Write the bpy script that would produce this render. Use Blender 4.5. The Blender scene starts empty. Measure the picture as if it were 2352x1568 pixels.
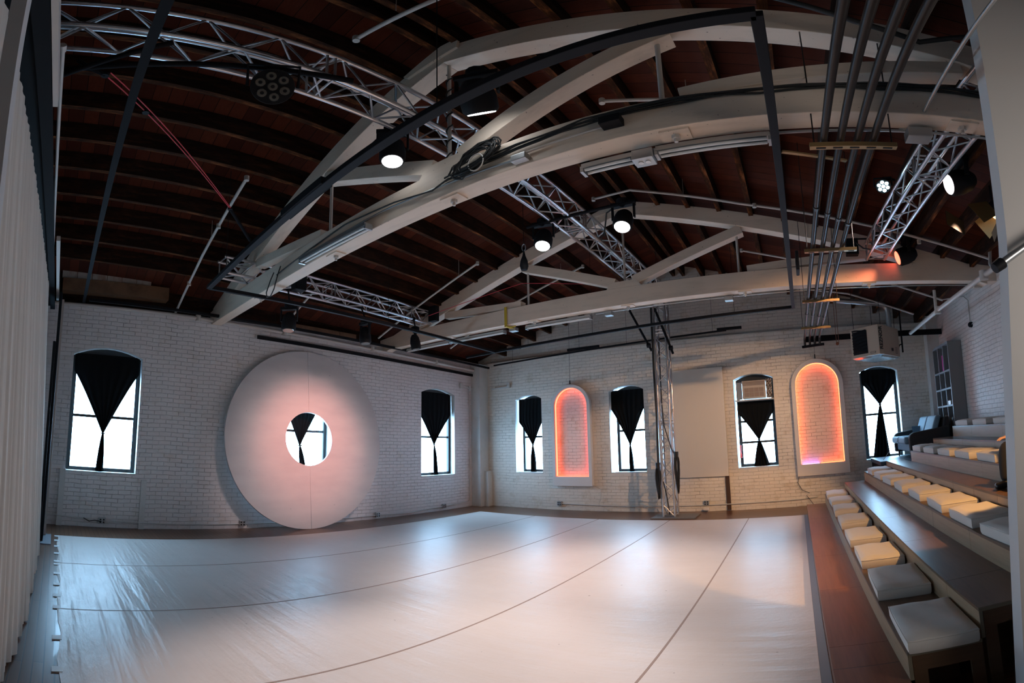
import bpy, math, random
from mathutils import Vector, Matrix
random.seed(7)
SC = bpy.context.scene
COL = SC.collection
PI = math.pi
W, YB = 11.72, 11.0          # room width, back wall
ORG = {}

# ------------------------------------------------------------------ materials
def mat(name, col=(.8,.8,.8), rough=.6, metal=0., spec=.5, emit=None, es=0., coat=0.):
    m = bpy.data.materials.new(name); m.use_nodes = True
    b = m.node_tree.nodes['Principled BSDF']
    b.inputs['Base Color'].default_value = (*col, 1)
    b.inputs['Roughness'].default_value = rough
    b.inputs['Metallic'].default_value = metal
    b.inputs['Specular IOR Level'].default_value = spec
    b.inputs['Coat Weight'].default_value = coat
    if emit:
        b.inputs['Emission Color'].default_value = (*emit, 1)
        b.inputs['Emission Strength'].default_value = es
    return m

class NT:
    """small helper to wire nodes"""
    def __init__(s, m):
        s.t = m.node_tree; s.n = s.t.nodes; s.b = s.n['Principled BSDF']
    def new(s, typ, **kw):
        x = s.n.new(typ)
        for k, v in kw.items():
            if k in x.inputs.keys() and not hasattr(x, k): x.inputs[k].default_value = v
            else: setattr(x, k, v)
        return x
    def l(s, a, b): s.t.links.new(a, b)
    def coord(s):
        return s.new('ShaderNodeTexCoord').outputs['Object']
    def mapping(s, vec, scale=(1,1,1), loc=(0,0,0), rot=(0,0,0)):
        m = s.new('ShaderNodeMapping'); s.l(vec, m.inputs['Vector'])
        m.inputs['Scale'].default_value = scale; m.inputs['Location'].default_value = loc; m.inputs['Rotation'].default_value = rot
        return m.outputs[0]
    def noise(s, vec, scale, detail=4, rough=.55):
        n = s.new('ShaderNodeTexNoise'); s.l(vec, n.inputs['Vector'])
        n.inputs['Scale'].default_value = scale; n.inputs['Detail'].default_value = detail; n.inputs['Roughness'].default_value = rough
        return n.outputs['Fac']
    def ramp(s, fac, *stops, interp='LINEAR'):
        r = s.new('ShaderNodeValToRGB'); s.l(fac, r.inputs['Fac']); r.color_ramp.interpolation = interp
        e = r.color_ramp.elements
        while len(e) < len(stops): e.new(.5)
        for q, (p, c) in zip(e, stops):
            q.position = p; q.color = (*c, 1) if len(c) == 3 else c
        return r.outputs['Color']
    def mix(s, fac, a, b, blend='MIX'):
        m = s.new('ShaderNodeMix', data_type='RGBA', blend_type=blend)
        for sock, v in ((m.inputs[0], fac), (m.inputs[6], a), (m.inputs[7], b)):
            if isinstance(v, (int, float)): sock.default_value = v
            elif isinstance(v, tuple): sock.default_value = (*v, 1)
            else: s.l(v, sock)
        return m.outputs[2]
    def math(s, op, a, b=None):
        m = s.new('ShaderNodeMath', operation=op)
        for sock, v in ((m.inputs[0], a), (m.inputs[1], b)):
            if v is None: continue
            if isinstance(v, (int, float)): sock.default_value = v
            else: s.l(v, sock)
        return m.outputs[0]
    def bump(s, h, strength=.3, dist=.01, normal=None):
        b = s.new('ShaderNodeBump'); s.l(h, b.inputs['Height'])
        b.inputs['Strength'].default_value = strength; b.inputs['Distance'].default_value = dist
        if normal: s.l(normal, b.inputs['Normal'])
        return b.outputs[0]
    def sep(s, vec):
        x = s.new('ShaderNodeSeparateXYZ'); s.l(vec, x.inputs[0]); return x.outputs
    def comb(s, x, y, z=0.):
        c = s.new('ShaderNodeCombineXYZ')
        for i, v in enumerate((x, y, z)):
            if isinstance(v, (int, float)): c.inputs[i].default_value = v
            else: s.l(v, c.inputs[i])
        return c.outputs[0]

def brick_mat(name, axis, base=(.60,.57,.54), warm=(.50,.40,.27), stain=.5):
    m = mat(name, base, .55); t = NT(m); co = t.coord(); s = t.sep(co)
    u = s['Y'] if axis == 'x' else s['X']
    wob = t.math('MULTIPLY', t.math('SUBTRACT', t.noise(co, 2.2, 3), .5), .05)
    v = t.math('ADD', s['Z'], wob)
    uv = t.comb(u, v)
    bk = t.new('ShaderNodeTexBrick'); t.l(uv, bk.inputs['Vector'])
    bk.inputs['Scale'].default_value = 1; bk.inputs['Brick Width'].default_value = .225; bk.inputs['Row Height'].default_value = .078
    bk.inputs['Mortar Size'].default_value = .006; bk.inputs['Mortar Smooth'].default_value = .6; bk.inputs['Bias'].default_value = -.2
    bk.inputs['Color1'].default_value = (1,1,1,1); bk.inputs['Color2'].default_value = (.86,.86,.86,1); bk.inputs['Mortar'].default_value = (.97,.97,.97,1)
    big = t.noise(co, .9, 5, .6); fine = t.noise(co, 14, 4, .6); mid = t.noise(co, 3.2, 5, .65)
    c = t.mix(t.ramp(big, (.35, (0,0,0)), (.7, (1,1,1))), base, tuple(x*1.1 for x in base))
    st = t.math('MULTIPLY', t.ramp(mid, (.56, (0,0,0)), (.72, (1,1,1))), stain)
    c = t.mix(st, c, warm)
    c = t.mix(.35, c, bk.outputs['Color'], 'MULTIPLY')
    crack = t.math('MULTIPLY', bk.outputs['Fac'], t.ramp(t.noise(co, 2.3, 5, .7), (.50, (.02,.02,.02)), (.70, (.75,.75,.75))))
    c = t.mix(crack, c, (.16,.13,.11))
    chip = t.ramp(t.noise(co, 26, 3, .7), (.73, (0,0,0)), (.76, (1,1,1)))
    c = t.mix(t.math('MULTIPLY', chip, .55), c, (.33,.2,.12))
    t.l(c, t.b.inputs['Base Color'])
    h = t.math('SUBTRACT', t.math('MULTIPLY', fine, .5), t.math('MULTIPLY', bk.outputs['Fac'], 1.0))
    h = t.math('ADD', h, t.math('MULTIPLY', mid, .5))
    t.l(t.bump(h, .8, .016), t.b.inputs['Normal'])
    return m

def paint_wood(name, col, dirt=(.32,.26,.2), amt=.35, rough=.6, scale=(1,1,1)):
    m = mat(name, col, rough); t = NT(m); co = t.coord()
    n = t.noise(t.mapping(co, scale), 3, 6, .6); g = t.noise(t.mapping(co, tuple(x*6 for x in scale)), 5, 4)
    c = t.mix(t.math('MULTIPLY', t.ramp(n, (.5, (0,0,0)), (.75, (1,1,1))), amt), col, dirt)
    spots = t.ramp(t.noise(co, 38, 2, .4), (.745, (0,0,0)), (.76, (1,1,1)))
    c = t.mix(t.math('MULTIPLY', spots, .7), c, (.06,.03,.02))
    t.l(c, t.b.inputs['Base Color']); t.l(t.bump(g, .25, .004), t.b.inputs['Normal'])
    return m

def plank_mat(name, c1, c2, width, length, axis='x', rough=.35, vertical=None, grain=.4, seam=(.03,.015,.01), coat=0.):
    """boards running along axis; vertical: use z as the across direction"""
    m = mat(name, c1, rough, coat=coat, spec=.15 if rough > .7 else .5); t = NT(m); co = t.coord(); s = t.sep(co)
    u, v = (s['X'], s['Y']) if axis == 'x' else (s['Y'], s['X'])
    if vertical: v = s['Z']
    uv = t.comb(t.math('ADD', u, 31.3), t.math('ADD', v, 31.3)) if width > 5 else t.comb(u, v)
    bk = t.new('ShaderNodeTexBrick'); t.l(uv, bk.inputs['Vector']); bk.inputs['Scale'].default_value = 1
    bk.inputs['Brick Width'].default_value = length; bk.inputs['Row Height'].default_value = width
    bk.inputs['Mortar Size'].default_value = .004; bk.inputs['Bias'].default_value = 0
    bk.inputs['Color1'].default_value = (*c1,1); bk.inputs['Color2'].default_value = (*c2,1); bk.inputs['Mortar'].default_value = (*seam,1)
    sc = (1.2, 22, 22) if axis == 'x' else (22, 1.2, 22)
    g = t.noise(t.mapping(co, sc), 1.5, 6, .65)
    c = t.mix(t.math('MULTIPLY', t.ramp(g, (.4, (0,0,0)), (.7, (1,1,1))), grain), bk.outputs['Color'], tuple(x*.45 for x in c1))
    t.l(c, t.b.inputs['Base Color'])
    h = t.math('SUBTRACT', t.math('MULTIPLY', g, .3), bk.outputs['Fac'])
    t.l(t.bump(h, .4, .004), t.b.inputs['Normal'])
    return m

M = {}
M['brick_l'] = brick_mat('painted brick left', 'x', (.74,.72,.72), stain=.3)
M['brick_b'] = brick_mat('painted brick back', 'y', (.76,.71,.64), stain=.55)
M['brick_u'] = brick_mat('painted brick gable', 'y', (.60,.55,.50), stain=.6)
M['brick_r'] = brick_mat('painted brick right', 'x', (.70,.66,.63), stain=.2)
M['reveal'] = paint_wood('painted reveal', (.66,.67,.66), amt=.2)
M['beam'] = paint_wood('cream painted timber', (.76,.63,.51), amt=.3, scale=(.5,3,3))
M['deck'] = plank_mat('roof boards', (.115,.030,.015), (.045,.012,.008), .17, 60, 'x', .75, seam=(.008,.004,.003))
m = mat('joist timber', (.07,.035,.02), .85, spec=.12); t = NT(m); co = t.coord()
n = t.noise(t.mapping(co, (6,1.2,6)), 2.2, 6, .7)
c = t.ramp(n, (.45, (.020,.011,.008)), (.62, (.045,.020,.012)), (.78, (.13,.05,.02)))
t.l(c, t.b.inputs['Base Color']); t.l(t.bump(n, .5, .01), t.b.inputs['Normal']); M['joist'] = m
m = mat('orange-brown joist underside', (.1,.05,.02), .85, spec=.1); t = NT(m); co = t.coord()
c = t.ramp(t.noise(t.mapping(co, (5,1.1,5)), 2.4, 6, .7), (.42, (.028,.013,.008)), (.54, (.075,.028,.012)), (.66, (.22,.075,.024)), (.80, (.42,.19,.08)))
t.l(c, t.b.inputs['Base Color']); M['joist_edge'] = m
M['planks'] = plank_mat('brown floor boards', (.17,.072,.034), (.115,.045,.022), .07, 2.6, 'x', .32, coat=.15)
M['ply'] = plank_mat('birch plywood risers', (.40,.27,.16), (.36,.24,.14), 60, 60, 'y', .45, vertical=True, grain=.35)
M['tread'] = plank_mat('varnished brown treads', (.15,.085,.048), (.13,.075,.042), 60, 60, 'y', .36, grain=.5)
M['step'] = plank_mat('reddish varnished step', (.20,.085,.045), (.18,.075,.04), 60, 60, 'y', .36, grain=.5)
M['ply_end'] = plank_mat('dark plywood ends', (.12,.065,.035), (.11,.06,.03), 60, 60, 'x', .5, vertical=True)
M['ply_edge'] = mat('plywood edge', (.19,.16,.11), .6)
# dance floor
m = mat('white vinyl dance floor', (.62,.58,.56), .3, coat=.0, spec=.42); t = NT(m); co = t.coord(); s = t.sep(co)
big = t.noise(co, .7, 4, .6); scuff = t.noise(t.mapping(co, (1.5,9,1)), 5, 5, .7)
c = t.mix(t.ramp(big, (.3, (0,0,0)), (.7, (1,1,1))), (.60,.54,.50), (.66,.61,.575))
c = t.mix(t.math('MULTIPLY', t.ramp(scuff, (.62, (0,0,0)), (.74, (1,1,1))), .3), c, (.47,.40,.36))
dots = t.ramp(t.noise(co, 17, 1, .3), (.80, (0,0,0)), (.815, (1,1,1)))
c = t.mix(t.math('MULTIPLY', dots, .6), c, (.18,.13,.11))
t.l(c, t.b.inputs['Base Color'])
t.l(t.math('ADD', .30, t.math('MULTIPLY', t.noise(co, 6, 4, .7), .22)), t.b.inputs['Roughness'])
wr = t.noise(t.mapping(co, (.35, 4.2, 1)), 1.1, 3, .5)
fi = t.noise(t.mapping(co, (1, 3.5, 1)), 9, 4, .6)
near = t.ramp(s['Y'], (.0, (1,1,1)), (1., (.25,.25,.25)))
mp = t.new('ShaderNodeMapRange'); t.l(s['Y'], mp.inputs[0]); mp.inputs[1].default_value = .6; mp.inputs[2].default_value = 4.5; mp.inputs[3].default_value = 1.; mp.inputs[4].default_value = .22
h = t.math('ADD', t.math('MULTIPLY', t.math('MULTIPLY', wr, mp.outputs[0]), 2.6), t.math('MULTIPLY', fi, .22))
t.l(t.bump(h, .55, .03), t.b.inputs['Normal'])
M['marley'] = m
M['seam'] = mat('seam tape', (.30,.22,.18), .6)
M['tape'] = mat('grey floor tape', (.20,.21,.24), .5)
M['wtape'] = mat('white tape', (.75,.78,.8), .5)
M['black'] = mat('black metal', (.008,.008,.010), .65, spec=.2)
M['blackm'] = mat('matte black steel', (.010,.010,.012), .8, spec=.12)
M['dkgrey'] = mat('charcoal painted steel', (.014,.016,.019), .8, spec=.12)
M['darkpipe'] = mat('dark iron pipe', (.028,.022,.020), .38, .3)
M['alu'] = mat('aluminium tube', (.62,.62,.64), .28, .95)
M['steel'] = mat('galvanised steel', (.45,.47,.48), .35, .8)
M['wpaint'] = mat('white painted pipe', (.55,.51,.47), .5)
M['white'] = mat('white plastic', (.75,.74,.72), .4)
M['copper'] = mat('rusty copper pipe', (.30,.13,.08), .45, .6)
M['brass'] = mat('yellow zinc channel', (.42,.27,.12), .4, .6)
M['cable'] = mat('black rubber cable', (.01,.01,.01), .55)
M['yellow'] = mat('yellow strap', (.62,.42,.03), .6)
M['red'] = mat('red rope', (.6,.05,.07), .6)
M['redp'] = mat('red plastic', (.75,.04,.03), .4)
M['glassy'] = mat('dark lens', (.30,.30,.27), .1, .6)
m = mat('black curtain cloth', (.006,.007,.008), .95, spec=.1); M['bcurt'] = m
m = mat('white drape', (.66,.61,.54), .8); t = NT(m); t.l(t.bump(t.noise(t.coord(), 60, 2), .1, .002), t.b.inputs['Normal']); M['drape'] = m
m = mat('off white disc', (.66,.63,.63), .55); t = NT(m); co = t.coord()
c = t.mix(t.ramp(t.noise(t.mapping(co, (1,1,3)), 1.3, 4), (.35, (0,0,0)), (.75, (1,1,1))), (.66,.64,.64), (.58,.56,.57))
t.l(c, t.b.inputs['Base Color']); M['disc'] = m
M['discedge'] = mat('disc edge', (.5,.48,.47), .6)
m = mat('cushion cloth', (.66,.63,.58), .85); t = NT(m); co = t.coord()
t.l(t.bump(t.math('ADD', t.noise(co, 7, 3), t.math('MULTIPLY', t.noise(co, 180, 2), .05)), .35, .012), t.b.inputs['Normal']); M['cushion'] = m
M['panel'] = mat('cream wall panel', (.74,.69,.62), .55)
M['arch'] = mat('white arch frame', (.72,.69,.68), .5)
M['led'] = mat('coral light strip', (1,.3,.2), .5, emit=(1.,.10,.05), es=6.5)
M['led2'] = mat('orange light strip', (1,.3,.15), .5, emit=(1.,.12,.045), es=9)
M['ledv'] = mat('violet light strip', (.5,.3,1), .5, emit=(.5,.25,1.), es=6)
M['heater'] = mat('beige enamel', (.50,.40,.31), .35)
M['hbot'] = mat('polished heater underside', (.55,.52,.5), .18, .8)
M['text'] = mat('black lettering', (.01,.01,.01), .5)
M['shelf'] = mat('grey bookshelf paint', (.20,.21,.22), .5)
M['shelf_in'] = mat('dark cubby backs', (.02,.018,.02), .7)
M['sofa'] = mat('blue grey velvet', (.16,.26,.33), .7)
M['sofadk'] = mat('dark charcoal upholstery', (.03,.028,.03), .8)
M['legwood'] = mat('dark wooden leg', (.05,.02,.012), .4)
M['rug'] = mat('slate blue platform carpet', (.05,.075,.10), .5)
M['wallw'] = mat('smooth white plaster', (.60,.58,.56), .6)
M['frame'] = mat('black window frame', (.018,.022,.024), .4)
M['ac'] = mat('air conditioner plastic', (.52,.48,.44), .45)
M['acg'] = mat('air conditioner grille', (.30,.24,.21), .5)
M['foil'] = mat('crumpled foil tape', (.7,.6,.5), .2, .95)
M['lens_on'] = mat('lit white lens', (1,1,1), .5, emit=(.93,.96,1.), es=10)
M['lens_soft'] = mat('lit pinkish lens', (1,1,1), .5, emit=(1.,.86,.88), es=3.2)
M['lens_red'] = mat('lit red lens', (1,.1,.05), .5, emit=(1.,.11,.06), es=5)
M['lens_blue'] = mat('lit icy lens', (1,1,1), .5, emit=(.55,.9,1.), es=9)
M['lens_warm'] = mat('lit amber lens', (1,.6,.2), .5, emit=(1.,.52,.14), es=9)
M['barn'] = mat('barn door metal', (.30,.2,.08), .35, .6)
M['skin'] = mat('skin', (.45,.27,.2), .55)
M['greycloth'] = mat('grey knit sleeve', (.24,.23,.22), .9)
M['blkcloth'] = mat('black trouser cloth', (.015,.014,.015), .85)
M['leather'] = mat('black leather', (.012,.012,.012), .3)
M['brownstrip'] = mat('dark brown wood strip', (.06,.028,.015), .6)
M['greyd'] = mat('grey base plate', (.15,.15,.155), .5)
M['rust'] = paint_wood('rusty white boards', (.42,.41,.39), dirt=(.25,.10,.04), amt=.9, scale=(2,2,.6))
M['oldwood'] = paint_wood('old brown plank', (.20,.11,.06), dirt=(.06,.03,.02), amt=.7)
def glass():
    m = bpy.data.materials.new('window glass'); m.use_nodes = True; n = m.node_tree.nodes; n.clear()
    o = n.new('ShaderNodeOutputMaterial'); a = n.new('ShaderNodeBsdfTransparent'); g = n.new('ShaderNodeBsdfGlossy'); x = n.new('ShaderNodeMixShader')
    g.inputs['Roughness'].default_value = .02; x.inputs[0].default_value = .05
    L = m.node_tree.links; L.new(a.outputs[0], x.inputs[1]); L.new(g.outputs[0], x.inputs[2]); L.new(x.outputs[0], o.inputs[0]); return m
M['glass'] = glass()

# ------------------------------------------------------------------ mesh builder
class MB:
    def __init__(s): s.v = []; s.f = []
    def add(s, vs, fs):
        o = len(s.v); s.v += [Vector(p) for p in vs]; s.f += [tuple(i+o for i in f) for f in fs]; return s
    def box(s, x0, x1, y0, y1, z0, z1):
        x0, x1 = min(x0,x1), max(x0,x1); y0, y1 = min(y0,y1), max(y0,y1); z0, z1 = min(z0,z1), max(z0,z1)
        return s.add([(x,y,z) for x in (x0,x1) for y in (y0,y1) for z in (z0,z1)],
                     [(0,1,3,2),(4,6,7,5),(0,4,5,1),(2,3,7,6),(0,2,6,4),(1,5,7,3)])
    def beam(s, p, q, w, h, up=(0,0,1)):
        p, q = Vector(p), Vector(q); d = (q-p).normalized(); u = Vector(up)
        sd = d.cross(u)
        if sd.length < 1e-4: sd = d.cross(Vector((1,0,0)))
        sd.normalize(); u = sd.cross(d)
        vs = [e + sd*a*w/2 + u*b*h/2 for e in (p,q) for a,b in ((-1,-1),(1,-1),(1,1),(-1,1))]
        return s.add(vs, [(0,1,2,3),(7,6,5,4),(0,4,5,1),(1,5,6,2),(2,6,7,3),(3,7,4,0)])
    def tube(s, pts, r, seg=8, caps=True, closed=False):
        pts = [Vector(p) for p in pts]; n = len(pts); rs = r if isinstance(r, (list,tuple)) else [r]*n
        o = len(s.v); prev = None
        for i, p in enumerate(pts):
            a = pts[i-1] if (i or closed) else p; b = pts[(i+1) % n] if (i < n-1 or closed) else p
            d = (b-a).normalized()
            if prev is None:
                nrm = d.cross(Vector((0,0,1)));
                if nrm.length < 1e-3: nrm = d.cross(Vector((1,0,0)))
            else: nrm = prev - d*prev.dot(d)
            nrm.normalize(); prev = nrm; bn = d.cross(nrm)
            for k in range(seg):
                t_ = 2*PI*k/seg; s.v.append(p + (nrm*math.cos(t_) + bn*math.sin(t_))*rs[i])
        for i in range(n if closed else n-1):
            j = (i+1) % n
            for k in range(seg):
                l = (k+1) % seg; s.f.append((o+i*seg+k, o+i*seg+l, o+j*seg+l, o+j*seg+k))
        if caps and not closed:
            s.f.append(tuple(o+k for k in reversed(range(seg)))); s.f.append(tuple(o+(n-1)*seg+k for k in range(seg)))
        return s
    def lathe(s, org, axis, prof, seg=20, cap0=True, cap1=True):
        """prof: list of (distance along axis, radius)"""
        a = Vector(axis).normalized(); u = a.cross(Vector((0,0,1)))
        if u.length < 1e-3: u = a.cross(Vector((1,0,0)))
        u.normalize(); w = a.cross(u); org = Vector(org); o = len(s.v)
        for d, r in prof:
            for k in range(seg):
                t_ = 2*PI*k/seg; s.v.append(org + a*d + (u*math.cos(t_)+w*math.sin(t_))*r)
        for i in range(len(prof)-1):
            for k in range(seg):
                l = (k+1) % seg; s.f.append((o+i*seg+k, o+i*seg+l, o+(i+1)*seg+l, o+(i+1)*seg+k))
        if cap0: s.f.append(tuple(o+k for k in reversed(range(seg))))
        if cap1: s.f.append(tuple(o+(len(prof)-1)*seg+k for k in range(seg)))
        return s
    def prism(s, poly, f, d0, d1):
        """poly of 2D points, f(u,v,d)->xyz"""
        n = len(poly); o = len(s.v)
        for d in (d0, d1): s.v += [Vector(f(u,v,d)) for u,v in poly]
        s.f.append(tuple(o+k for k in reversed(range(n)))); s.f.append(tuple(o+n+k for k in range(n)))
        for k in range(n): l = (k+1) % n; s.f.append((o+k, o+l, o+n+l, o+n+k))
        return s
    def grid(s, nu, nv, fn):
        o = len(s.v)
        for i in range(nu+1):
            for j in range(nv+1): s.v.append(Vector(fn(i/nu, j/nv)))
        for i in range(nu):
            for j in range(nv):
                a = o+i*(nv+1)+j; s.f.append((a, a+nv+1, a+nv+2, a+1))
        return s
    def build(s, name, m, parent=None, smooth=False, bevel=0., origin=None, label=None):
        if parent is not None: org = ORG[parent.name]
        elif origin is not None: org = Vector(origin)
        else:
            xs = [v.x for v in s.v]; ys = [v.y for v in s.v]; zs = [v.z for v in s.v]
            org = Vector(((min(xs)+max(xs))/2, (min(ys)+max(ys))/2, min(zs)))
        me = bpy.data.meshes.new(name); me.from_pydata([v-org for v in s.v], [], s.f); me.validate()
        me.materials.append(M[m] if isinstance(m, str) else m)
        if smooth:
            me.polygons.foreach_set('use_smooth', [True]*len(me.polygons))
            try: me.set_sharp_from_angle(angle=math.radians(50))
            except Exception: pass
        me.update()
        import bmesh
        bm = bmesh.new(); bm.from_mesh(me); bmesh.ops.recalc_face_normals(bm, faces=bm.faces[:]); bm.to_mesh(me); bm.free()
        o = bpy.data.objects.new(name, me); COL.objects.link(o)
        ORG[o.name] = org
        if parent is not None: o.parent = parent
        else: o.location = org
        if bevel: 
            b = o.modifiers.new('bevel', 'BEVEL'); b.width = bevel; b.segments = 3; b.limit_method = 'ANGLE'
        if label: o['label'] = label
        return o

def tag(o, label, cat, group=None, kind=None):
    o['label'] = label; o['category'] = cat
    if group: o['group'] = group
    if kind: o['kind'] = kind
    return o
def thing(name, label, cat, loc, group=None):
    o = bpy.data.objects.new(name, None); COL.objects.link(o); o.location = loc; o.empty_display_size = .1
    ORG[o.name] = Vector(loc); return tag(o, label, cat, group)
def struct(o): o['kind'] = 'structure'; return o
def copy_tree(o, parent=None):
    c = o.copy(); COL.objects.link(c); c.parent = parent; ORG[c.name] = ORG[o.name]
    for ch in list(o.children): copy_tree(ch, c)
    return c
O0 = (0,0,0)

# ------------------------------------------------------------------ room shell
def arch_z(u, a, b, sp, ap):
    h = ap-sp; hw = (b-a)/2; R = (hw*hw+h*h)/(2*h); x = u-(a+b)/2
    return ap - R + math.sqrt(max(R*R-x*x, 0))
def wall_holes(u0, u1, z0, z1, holes, f, depth):
    """f(u,z,d)-> xyz ; d=0 room face"""
    b = MB(); r = MB(); cur = u0; N = 10
    q = lambda pts, mb=b: mb.add([f(*p) for p in pts], [(0,1,2,3)])
    for a, c, sill, sp, ap in holes:
        q([(cur,z0,0),(a,z0,0),(a,z1,0),(cur,z1,0)])
        q([(a,z0,0),(c,z0,0),(c,sill,0),(a,sill,0)])
        for i in range(N):
            ua, ub = a+(c-a)*i/N, a+(c-a)*(i+1)/N; za, zb = arch_z(ua,a,c,sp,ap), arch_z(ub,a,c,sp,ap)
            q([(ua,za,0),(ub,zb,0),(ub,z1,0),(ua,z1,0)]); q([(ua,za,0),(ub,zb,0),(ub,zb,depth),(ua,za,depth)], r)
        q([(a,sill,0),(c,sill,0),(c,sill,depth),(a,sill,depth)], r)
        q([(a,sill,0),(a,sp,0),(a,sp,depth),(a,sill,depth)], r); q([(c,sill,0),(c,sp,0),(c,sp,depth),(c,sill,depth)], r)
        cur = c
    q([(cur,z0,0),(u1,z0,0),(u1,z1,0),(cur,z1,0)])
    q([(u0,z1,0),(u1,z1,0),(u1,z1,depth),(u0,z1,depth)])
    return b, r
LW = [(.72,1.97,1.0,3.09,3.24), (4.74,5.99,.97,3.07,3.2), (8.67,9.91,.93,3.04,3.16)]
BW = [(1.22,2.05,.96,2.90,3.01), (3.96,4.85,.96,2.92,3.04), (6.99,7.89,.96,2.95,3.06), (9.85,10.73,.92,2.91,3.03)]
ridge = lambda y: 6.06-.037*y
roofz = lambda x, y: ridge(y)-.30*abs(x-5.8)          # underside of the joists
fl = lambda u,z,d: (-d,u,z)
fb = lambda u,z,d: (u,YB+d,z)
b, r = wall_holes(-2, YB+.4, -.02, 4.03, LW, fl, .32)
wl = struct(b.build('wall_left', 'brick_l', origin=O0)); r.build('window_reveal', 'reveal', wl)
b, r = wall_holes(-.4, W+.4, -.02, 4.0, BW, fb, .34)
wb = struct(b.build('wall_back', 'brick_b', origin=O0)); r.build('window_reveal', 'reveal', wb)
g = MB(); g.prism([(-.4,3.98),(W+.4,3.98),(W+.4,4.35),(5.8,6.2),(-.4,4.35)], lambda u,v,d:(u,YB+.10+d,v), 0, .25)
struct(g.build('wall_back_gable', 'brick_u', origin=O0))
g = MB().box(-.45,-.12,-2,YB+.4,4.0,4.9); struct(g.build('wall_left_upper', 'joist', origin=O0))
g = MB().box(W,W+.3,-2,YB+.4,-.02,4.6); struct(g.build('wall_right', 'brick_r', origin=O0))
g = MB().box(-.3,W+.3,-2.2,-2,-.02,6.6); struct(g.build('wall_front', 'wallw', origin=O0))
g = MB().box(-.4,W+.4,-2.2,YB+.4,-.12,0); struct(g.build('floor', 'planks', origin=O0))
g = MB()
for s_ in (0,1):
    xs = (5.8,-.45) if s_ == 0 else (5.8,W+.45)
    top = [(x,y,roofz(x,y)+.26) for x in xs for y in (-2.2,YB+.4)]
    g.add(top+[(x,y,z+.08) for x,y,z in top], [(0,1,3,2),(4,6,7,5),(0,4,5,1),(2,3,7,6),(0,2,6,4),(1,5,7,3)])
struct(g.build('ceiling', 'deck', origin=O0))
# white partition the photographer stands beside (its edge is the pale band at the right of the picture)
g = MB().prism([(9.24,0),(11.72,0),(11.72,4.45),(9.5,5.0),(9.44,5.0),(9.43,2.6)], lambda u,v,d:(u,2.55+d,v), 0, .10)
struct(g.build('wall_near_right', 'wallw', origin=O0))
# corner pilaster and old cut-off duct stubs
g = MB().box(.0,.30,10.62,YB,0,3.95); g.box(.28,.42,10.8,YB,0,.98)
struct(g.build('trim_1', 'reveal', origin=O0))
g = MB().box(W-.28,W,10.75,YB,0,4.1); struct(g.build('trim_2', 'reveal', origin=O0))
for i,(y,z0,z1) in enumerate(((.63,0,1.03),(2.08,0,.90))):
    g = MB().box(.0,.035,y,y+.10,z0,z1); struct(g.build('trim_%d' % (3+i), 'reveal', origin=O0))
# boards above the left wall
g = MB()
for k in range(6): g.box(.10,.13,.40+k*.27,.40+k*.27+.262,4.47,4.74)
tag(g.build('wall_boards', 'rust'), 'rust-streaked white boards above the left brick wall under the roof', 'boards')
tag(MB().box(-.08,.16,.42,2.35,4.22,4.46).build('ledger_plank', 'oldwood'), 'old brown plank under the rust-streaked boards on the left wall top', 'plank')
tag(MB().box(-.11,.03,4.9,6.6,4.05,4.16).build('ledger_plank', 'oldwood'), 'old brown plank on the left wall top above the big disc', 'plank')

# ------------------------------------------------------------------ windows and their black curtains
def window(i, u0, u1, sill, sp, ap, f, fd, rails, mull=False):
    """frame at depth fd inside the opening"""
    P = thing('window_%d' % i, '', '', f((u0+u1)/2, sill, fd)); del P['label']; del P['category']; P['kind'] = 'structure'
    g = MB(); t_ = .055; d0, d1 = fd-.03, fd+.04
    pr = lambda a,b,c,d,e=0: g.prism([(a,c),(b,c),(b,d),(a,d)], f, d0+e, d1)
    pr(u0,u0+t_,sill,sp); pr(u1-t_,u1,sill,sp); pr(u0+t_,u1-t_,sill,sill+.07); pr(u0+t_,u1-t_,sp-.07,sp)
    N = 10; poly = [(u0,sp)]+[(u1,sp)]+[(u1-(u1-u0)*k/N, arch_z(u1-(u1-u0)*k/N,u0,u1,sp,ap)) for k in range(1,N)]
    g.prism(poly, f, d0, d1)
    g.build('window_frame', 'frame', P)
    h = MB()
    for z in rails: h.prism([(u0+t_,z-.025),(u1-t_,z-.025),(u1-t_,z+.025),(u0+t_,z+.025)], f, d0+.01, d1-.01)
    h.build('meeting_rail', 'frame', P)
    s_ = MB()
    for a in (u0+t_, u1-t_-.02): s_.prism([(a,sill),(a+.02,sill),(a+.02,sp),(a,sp)], f, d0-.015, d0)
    s_.build('sash_stop', 'frame', P)
    k = MB(); k.add([f(u0+t_,sill+.07,fd+.01), f(u1-t_,sill+.07,fd+.01), f(u1-t_,sp-.07,fd+.01), f(u0+t_,sp-.07,fd+.01)], [(0,1,2,3)])
    k.build('window_pane', 'glass', P)
    s_ = MB(); s_.prism([(u0,sill-.03),(u1,sill-.03),(u1,sill+.008),(u0,sill+.008)], f, -.01, fd-.03)
    s_.build('window_sill', 'reveal', P)
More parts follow.
